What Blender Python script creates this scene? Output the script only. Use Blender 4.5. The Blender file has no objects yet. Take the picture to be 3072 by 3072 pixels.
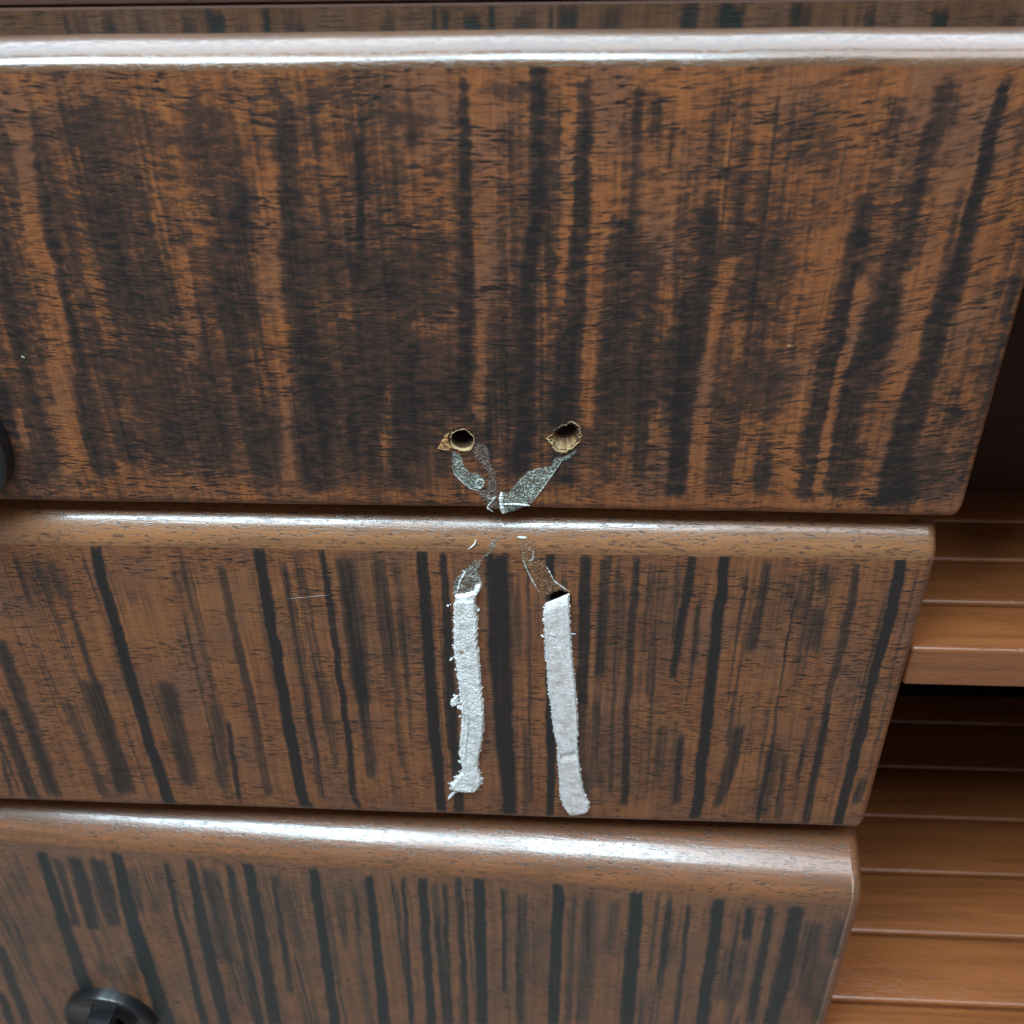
import bpy, bmesh, math, random, json
import numpy as np
from mathutils import Matrix, Vector

SC = bpy.context.scene
COL = SC.collection
MM = 0.001                      # everything below is laid out in millimetres

# ------------------------------------------------------------------ camera
CR = [[0.998355, 0.054393, -0.018123], [-0.016128, 0.569783, 0.821637], [0.055018, -0.819993, 0.569723]]
CC = [24.1, -359.16, 249.54]
cam_d = bpy.data.cameras.new('camera')
cam = bpy.data.objects.new('camera', cam_d)
COL.objects.link(cam)
mw = Matrix.Identity(4)
for i in range(3):
    for j in range(3):
        mw[j][i] = CR[i][j]
    mw[i][3] = CC[i] * MM
cam.matrix_world = mw
cam_d.sensor_width = 36.0
cam_d.lens = 36.0 * 3070 / 3072
cam_d.clip_start = 0.01
cam_d.clip_end = 50
cam_d.dof.use_dof = True
cam_d.dof.focus_distance = 0.452
cam_d.dof.aperture_fstop = 11.0
SC.camera = cam

# ------------------------------------------------------------------ light
W = bpy.data.worlds.new('World')
SC.world = W
W.use_nodes = True
bg = W.node_tree.nodes['Background']
bg.inputs['Color'].default_value = (1.0, 0.97, 0.94, 1)
bg.inputs['Strength'].default_value = 0.25

def area(name, loc, target, sx, sy, watts, col):
    d = bpy.data.lights.new(name, 'AREA')
    d.shape = 'RECTANGLE'; d.size = sx * MM; d.size_y = sy * MM
    d.energy = watts; d.color = col
    o = bpy.data.objects.new(name, d); COL.objects.link(o)
    o.location = Vector(loc) * MM
    v = (Vector(target) - Vector(loc)).normalized()
    o.rotation_euler = v.to_track_quat('-Z', 'Y').to_euler()
    return o
def window(az0, az1, el0, el1, dist, L, col):
    """a window seen from the drawers between two azimuths and two elevations, with radiance L"""
    az = math.radians((az0 + az1) / 2); el = math.radians((el0 + el1) / 2)
    c = (math.sin(az) * math.cos(el) * dist, -math.cos(az) * math.cos(el) * dist, math.sin(el) * dist)
    w = 2 * dist * math.tan(math.radians(az1 - az0) / 2) * max(.35, math.cos(el)); h = 2 * dist * math.tan(math.radians(el1 - el0) / 2)
    return area('window_light', c, (0, 0, 0), w, h, L * math.pi * w * h * 1e-6, col)
def pane(x0, x1, y, z, h, L, col):
    """a window pane high up in front of the drawers, turned towards them, with radiance L"""
    area('window_light', ((x0 + x1) / 2, y, z), ((x0 + x1) / 5, 0, -100), x1 - x0, h, L * math.pi * (x1 - x0) * h * 1e-6, col)
pane(-1000, -310, -600, 1390, 620, 20.0, (0.58, 0.85, 1.0))
pane(-130, 190, -600, 1390, 640, 22.0, (0.58, 0.85, 1.0))
window(-65, 65, 54, 86, 1900, 4.0, (0.90, 0.95, 1.0))
window(125, 235, 28, 84, 1700, 3.8, (0.70, 0.86, 1.0))

vs = SC.view_settings
vs.view_transform = 'Standard'; vs.look = 'None'; vs.exposure = 0.0; vs.gamma = 1.0
vs.use_curve_mapping = False
SC.render.engine = 'CYCLES'
SC.cycles.max_bounces = 6
SC.cycles.use_denoising = True

# ------------------------------------------------------------------ helpers
random.seed(7)
RNG = np.random.RandomState(11)
TAB = RNG.rand(512, 512).astype(np.float32)

def vnoise(x, y, seed=0):
    x = np.asarray(x, float) + seed * 37.3; y = np.asarray(y, float) + seed * 91.7
    xi = np.floor(x).astype(int); yi = np.floor(y).astype(int)
    fx = x - xi; fy = y - yi
    fx = fx * fx * (3 - 2 * fx); fy = fy * fy * (3 - 2 * fy)
    g = lambda a, b: TAB[a & 511, b & 511]
    return (g(xi, yi) * (1 - fx) + g(xi + 1, yi) * fx) * (1 - fy) + (g(xi, yi + 1) * (1 - fx) + g(xi + 1, yi + 1) * fx) * fy

def fnoise(x, y, seed=0, o=3):
    s = 0; a = 1; t = 0
    for k in range(o):
        s = s + a * vnoise(x * 2 ** k, y * 2 ** k, seed + k); t += a; a *= .55
    return s / t

def sstep(a, b, x):
    t = np.clip((x - a) / (b - a), 0, 1)
    return t * t * (3 - 2 * t)

def empty(name, loc, rz=0, label=None, cat=None, group=None):
    o = bpy.data.objects.new(name, None); COL.objects.link(o)
    o.empty_display_size = .01
    o.location = Vector(loc) * MM; o.rotation_euler = (0, 0, rz)
    if label: o['label'] = label
    if cat: o['category'] = cat
    if group: o['group'] = group
    return o

def mesh_obj(name, V, F, mat, parent=None, off=(0, 0, 0), smooth=True, label=None, cat=None, group=None, kind=None):
    """V in millimetres; off is subtracted, so that a child sits in its parent's own frame"""
    me = bpy.data.meshes.new(name)
    V = (np.asarray(V, float) - np.asarray(off, float)) * MM
    if isinstance(F, np.ndarray):
        me.vertices.add(len(V)); me.vertices.foreach_set('co', V.ravel())
        n = len(F)
        me.loops.add(n * 4); me.loops.foreach_set('vertex_index', F.ravel().astype(np.int32))
        me.polygons.add(n); me.polygons.foreach_set('loop_start', np.arange(0, n * 4, 4, dtype=np.int32))
        me.update(calc_edges=True); me.validate()
    else:
        me.from_pydata([tuple(v) for v in V], [], F)
    if smooth:
        me.polygons.foreach_set('use_smooth', [True] * len(me.polygons))
    me.materials.append(mat)
    me.update()
    o = bpy.data.objects.new(name, me); COL.objects.link(o)
    if parent: o.parent = parent
    if label: o['label'] = label
    if cat: o['category'] = cat
    if group: o['group'] = group
    if kind: o['kind'] = kind
    return o

def attr(o, name, data, typ='FLOAT'):
    a = o.data.attributes.new(name, typ, 'POINT')
    a.data.foreach_set('value' if typ == 'FLOAT' else 'vector', np.asarray(data, np.float32).ravel())

def bm_obj(name, bm, mat, parent=None, smooth=False, **k):
    me = bpy.data.meshes.new(name); bm.to_mesh(me); bm.free()
    if smooth: me.polygons.foreach_set('use_smooth', [True] * len(me.polygons))
    me.materials.append(mat)
    o = bpy.data.objects.new(name, me); COL.objects.link(o)
    if parent: o.parent = parent
    for a, b in k.items(): o[a] = b
    return o

def box_bm(x0, x1, y0, y1, z0, z1, bev=0.0, seg=3):
    bm = bmesh.new()
    bmesh.ops.create_cube(bm, size=1.0)
    for v in bm.verts:
        v.co = Vector((x0 + (v.co.x + .5) * (x1 - x0), y0 + (v.co.y + .5) * (y1 - y0), z0 + (v.co.z + .5) * (z1 - z0))) * MM
    if bev:
        bmesh.ops.bevel(bm, geom=bm.edges[:], offset=bev * MM, segments=seg, affect='EDGES', profile=.5)
    return bm

# ------------------------------------------------------------------ materials
class NT:
    def __init__(s, name):
        s.m = bpy.data.materials.new(name); s.m.use_nodes = True
        s.t = s.m.node_tree; s.b = s.t.nodes['Principled BSDF']
    def n(s, typ, **k):
        d = s.t.nodes.new(typ)
        for a, b in k.items(): setattr(d, a, b)
        return d
    def l(s, a, b): s.t.links.new(a, b)
    def math(s, op, a, b=None, c=None, clamp=False):
        d = s.n('ShaderNodeMath', operation=op, use_clamp=clamp)
        for i, v in enumerate((a, b, c)):
            if v is None: continue
            if isinstance(v, (int, float)): d.inputs[i].default_value = v
            else: s.l(v, d.inputs[i])
        return d.outputs[0]
    def step(s, v, a, b):
        d = s.n('ShaderNodeMapRange', interpolation_type='SMOOTHSTEP', clamp=True)
        s.l(v, d.inputs['Value']); d.inputs['From Min'].default_value = a; d.inputs['From Max'].default_value = b
        return d.outputs['Result']
    def scaled(s, vec, sc):
        d = s.n('ShaderNodeVectorMath', operation='MULTIPLY'); s.l(vec, d.inputs[0]); d.inputs[1].default_value = sc
        return d.outputs[0]
    def noise(s, vec, sc=(1, 1, 1), detail=3, rough=.55, dist=0, off=0):
        v = s.scaled(vec, sc)
        if off:
            a = s.n('ShaderNodeVectorMath', operation='ADD'); s.l(v, a.inputs[0]); a.inputs[1].default_value = (off, off * .7, off * 1.3); v = a.outputs[0]
        d = s.n('ShaderNodeTexNoise'); s.l(v, d.inputs['Vector'])
        d.inputs['Scale'].default_value = 1; d.inputs['Detail'].default_value = detail
        d.inputs['Roughness'].default_value = rough; d.inputs['Distortion'].default_value = dist
        return d.outputs[0]
    def mix(s, f, a, b):
        d = s.n('ShaderNodeMix', data_type='RGBA')
        if isinstance(f, (int, float)): d.inputs[0].default_value = f
        else: s.l(f, d.inputs[0])
        for i, v in ((6, a), (7, b)):
            if isinstance(v, tuple): d.inputs[i].default_value = (*v, 1)
            else: s.l(v, d.inputs[i])
        return d.outputs[2]
    def bump(s, h, strength, dist):
        d = s.n('ShaderNodeBump'); d.inputs['Strength'].default_value = strength; d.inputs['Distance'].default_value = dist
        s.l(h, d.inputs['Height']); return d.outputs[0]

def veneer(name, light, red, mid, dark, mott, mott_sc, fleck, seed, coat=.25, lng=.0):
    """striped veneer: the figure is the two attributes 'dark' and 'grain' of the mesh, grain and pores are noise"""
    t = NT(name)
    a = t.n('ShaderNodeAttribute', attribute_name='dark'); g = t.n('ShaderNodeAttribute', attribute_name='grain')
    dk = a.outputs['Fac']; gv = g.outputs['Vector']
    big = t.noise(gv, mott_sc, 3, .6, .4, seed)
    fine = t.noise(gv, (.22, 1, 1.5), 3, .6, .2, seed + 3)
    nz = t.math('ADD', t.math('MULTIPLY', t.math('SUBTRACT', big, .5), mott), t.math('MULTIPLY', t.math('SUBTRACT', fine, .5), mott * .8))
    # the mottling counts most where the stripe is neither on nor off
    Dn = t.math('ADD', dk, nz)
    D1_ = t.step(Dn, .12, .60); D2_ = t.step(Dn, .55, .97)
    streak = t.noise(gv, (.55, 1, .02), 3, .6, 0, seed + 5)
    blot = t.noise(gv, (.03, 1, .03), 3, .5, 0, seed + 9)
    base = t.mix(t.step(t.math('ADD', t.math('MULTIPLY', streak, .6), t.math('MULTIPLY', blot, .4)), .35, .65), light, red)
    base = t.mix(t.math('MULTIPLY', t.step(t.noise(gv, (.035, 1, .022), 2, .5, 0, seed + 29), .45, .7), .55), base, tuple(a * .55 + b * .45 for a, b in zip(mid, (.22, .115, .085))))
    # short cross pores
    por = t.noise(gv, (.16, 1, 1.55), 2, .5, .5, seed + 13)
    pmask = t.noise(gv, (.035, 1, .06), 2, .5, 0, seed + 17)
    P = t.math('MULTIPLY', t.step(por, .53, .63), t.step(pmask, .32, .56))
    silk = t.noise(gv, (.05, 1, 2.2), 2, .6, 0, seed + 21)
    base = t.mix(t.math('MULTIPLY', t.step(silk, .45, .75), .30), base, tuple(c * .55 for c in red))
    dst = t.noise(gv, (1.3, 1, .035), 3, .6, 0, seed + 51)
    dk2 = t.mix(t.step(dst, .52, .80), dark, tuple(a * .45 + b * .55 for a, b in zip(mid, dark)))
    c = t.mix(D1_, base, mid); c = t.mix(D2_, c, dk2)
    c = t.mix(t.math('MULTIPLY', P, fleck), c, tuple(d * .9 for d in dark))
    lf = t.noise(gv, (.055, 1, .62), 3, .55, .6, seed + 37)
    lm = t.noise(gv, (.03, 1, .03), 2, .5, 0, seed + 41)
    LF = t.math('MULTIPLY', t.step(lf, .56, .66), t.step(lm, .30, .60))
    c = t.mix(t.math('MULTIPLY', LF, lng), c, tuple(d * 1.2 for d in dark))
    t.l(c, t.b.inputs['Base Color'])
    rg = t.math('ADD', t.math('MULTIPLY', fine, .22), .33)
    t.l(rg, t.b.inputs['Roughness'])
    h = t.math('SUBTRACT', t.math('MULTIPLY', big, .55), t.math('ADD', t.math('MULTIPLY', P, .5), t.math('MULTIPLY', fine, -.35)))
    bmp = t.bump(h, .34, .0005)
    t.l(bmp, t.b.inputs['Normal'])
    t.b.inputs['Coat Weight'].default_value = coat
    t.b.inputs['Coat Roughness'].default_value = .26
    b2 = t.bump(h, .2, .0005); t.l(b2, t.b.inputs['Coat Normal'])
    t.b.inputs['Specular IOR Level'].default_value = .35
    return t.m

def longwood(name, light, dark, sc=1.0, coat=.5, rough=.4, fleck=.7, seed=0, crough=.2):
    """plain wood with its grain along x"""
    t = NT(name)
    tc = t.n('ShaderNodeTexCoord'); mp = t.n('ShaderNodeVectorMath', operation='SCALE'); t.l(tc.outputs['Object'], mp.inputs[0]); mp.inputs['Scale'].default_value = 1000 * sc
    v = mp.outputs[0]
    n1 = t.noise(v, (.02, .35, .35), 4, .6, .6, seed + 1)
    n2 = t.noise(v, (.24, 1.0, 1.0), 3, .6, .5, seed + 4)
    n3 = t.noise(v, (.008, .03, .03), 2, .5, 0, seed + 8)
    f = t.math('ADD', t.math('MULTIPLY', n1, .6), t.math('MULTIPLY', n3, .4))
    c = t.mix(t.step(f, .36, .66), light, tuple(a * .45 + b * .55 for a, b in zip(light, dark)))
    P = t.step(n2, .53, .63)
    c = t.mix(t.math('MULTIPLY', P, fleck), c, dark)
    t.l(c, t.b.inputs['Base Color'])
    t.b.inputs['Roughness'].default_value = rough
    t.b.inputs['Coat Weight'].default_value = coat; t.b.inputs['Coat Roughness'].default_value = crough
    t.b.inputs['Coat IOR'].default_value = 1.5 + max(0, coat - .6) * .35
    h = t.math('SUBTRACT', n1, P)
    t.l(t.bump(h, .35, .0004), t.b.inputs['Normal'])
    t.l(t.bump(t.math('SUBTRACT', n1, t.math('MULTIPLY', P, .3)), .2, .0004), t.b.inputs['Coat Normal'])
    return t.m

def grainy(name, c0, c1, c2, scale, rough=.9, bump=.6, a=.45, b=.7, dist=.0006, clear=None, stain=(.34, .17, .085)):
    """crust, film and torn wood: speckled with grains of a second and third colour"""
    t = NT(name)
    tc = t.n('ShaderNodeTexCoord'); mp = t.n('ShaderNodeVectorMath', operation='SCALE'); t.l(tc.outputs['Object'], mp.inputs[0]); mp.inputs['Scale'].default_value = 1000
    v = mp.outputs[0]
    n1 = t.noise(v, (scale,) * 3, 2, .6, 0, 3)
    n2 = t.noise(v, (scale * .14,) * 3, 3, .6, 0, 7)
    n3 = t.noise(v, (scale * 1.7,) * 3, 1, .5, 0, 11)
    c = t.mix(t.step(n2, .42, .66), c0, c1)
    c = t.mix(t.math('MULTIPLY', t.step(n1, a, b), .9), c, c2)
    at = t.n('ShaderNodeAttribute', attribute_name='stain')
    c = t.mix(at.outputs['Fac'], c, stain)
    t.l(c, t.b.inputs['Base Color'])
    t.b.inputs['Roughness'].default_value = rough
    t.l(t.bump(t.math('ADD', n1, n3), bump, dist), t.b.inputs['Normal'])
    t.b.inputs['Specular IOR Level'].default_value = .3
    if clear is not None:          # thin film: lets the wood show through between its grains and fades at its rim
        n4 = t.noise(v, (scale * .55,) * 3, 3, .65, 0, 17); fd = t.n('ShaderNodeAttribute', attribute_name='fade')
        al = t.math('ADD', t.math('MULTIPLY', t.step(n4, .36, .62), 1 - clear), clear)
        t.l(t.math('MULTIPLY', al, fd.outputs['Fac'], clamp=True), t.b.inputs['Alpha'])
    return t.m

LIGHT = (.285, .108, .040); RED = (.19, .066, .029); DARK = (.0165, .0135, .0130)
M_V1 = veneer('veneer_mottled', (.315, .108, .034), (.20, .062, .022), (.056, .0265, .0175), (.0120, .0095, .0095), .95, (.19, 1, .42), .95, 2, .3, .65)
M_V2 = veneer('veneer_striped', LIGHT, RED, (.082, .040, .025), DARK, .38, (.16, 1, .5), 1.0, 31, .3, .45)
M_V3 = veneer('veneer_striped_sheen_tint', (.275, .122, .060), (.20, .085, .045), (.100, .060, .043), (.022, .026, .027), .28, (.16, 1, .4), .85, 57, .3, .2)  # paler browns and bluish blacks paint a reflected sheen into the wood
M_VR = veneer('veneer_rail_shaded', (.12, .052, .024), (.085, .038, .018), (.04, .02, .012), (.010, .012, .011), .3, (.16, 1, .5), .6, 71, 0)  # front veneer with the occlusion behind the top lip darkened into its colour
M_LIP1 = longwood('lip_wood_dark', (.15, .068, .030), (.05, .025, .015), 1, 1.0, .3, .5, 3, .14)
M_LIP = longwood('lip_wood', (.29, .118, .042), (.07, .032, .016), 1, 1.0, .38, .85, 13, .17)
M_LIP3 = longwood('lip_wood_red', (.245, .088, .032), (.055, .030, .015), 1, 1.0, .36, .85, 23, .16)
M_SLAT = longwood('slat_wood', (.31, .100, .031), (.10, .028, .009), .35, .7, .36, .1, 33, .2)
M_CARC = longwood('carcass_wood', (.065, .022, .011), (.035, .012, .007), .5, 0, .75, .2, 43, .35)
M_BORE = longwood('bored_wood', (.075, .036, .015), (.03, .015, .008), 2, 0, .9, .6, 53)
M_TORN = grainy('torn_wood', (.60, .43, .22), (.36, .21, .095), (.14, .07, .035), 1.1, .85, .8, .56, .78, stain=(.11, .05, .022))
M_SPLINT = grainy('splintered_veneer', (.40, .20, .08), (.52, .34, .16), (.16, .07, .03), .8, .8, .8, .5, .7)
M_CRUST = grainy('white_crust', (.88, .88, .88), (.68, .67, .64), (.42, .36, .30), 1.5, .95, .6, .50, .68)
M_CRUST2 = grainy('white_crust_smooth', (.80, .755, .755), (.62, .555, .52), (.44, .37, .32), 1.7, .95, .5, .50, .70)
M_RIB = grainy('crust_rib', (.82, .86, .86), (.70, .74, .71), (.55, .56, .52), 1.8, .9, .6)
M_PALE = grainy('pale_rib', (.58, .61, .57), (.46, .46, .42), (.30, .28, .25), 1.8, .9, .6)
M_FILM = grainy('green_white_film', (.50, .56, .48), (.40, .44, .38), (.075, .08, .08), 1.6, .7, .8, .47, .60, clear=.30)
M_FAINT = grainy('faint_film', (.38, .33, .29), (.26, .18, .14), (.12, .06, .04), 1.8, .7, .8, .42, .56, clear=.24)
M_FILM2 = grainy('grey_film', (.44, .44, .39), (.33, .27, .21), (.10, .07, .045), 1.5, .8, .8, .46, .60, clear=.30)
M_FILM3 = grainy('brown_film', (.30, .15, .07), (.25, .12, .055), (.40, .36, .30), 1.6, .7, .8, .56, .68, clear=.30)

def plastic():
    t = NT('black_plastic')
    tc = t.n('ShaderNodeTexCoord')
    n = t.noise(tc.outputs['Object'], (900, 900, 900), 3, .6)
    c = t.mix(t.step(n, .68, .74), (.005, .006, .008), (.03, .04, .05))
    t.l(c, t.b.inputs['Base Color']); t.b.inputs['Roughness'].default_value = .42
    t.b.inputs['Specular IOR Level'].default_value = .35
    t.b.inputs['Coat Weight'].default_value = .8; t.b.inputs['Coat Roughness'].default_value = .14
    t.l(t.bump(n, .12, .0003), t.b.inputs['Normal'])
    return t.m
M_BLACK = plastic()

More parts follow.
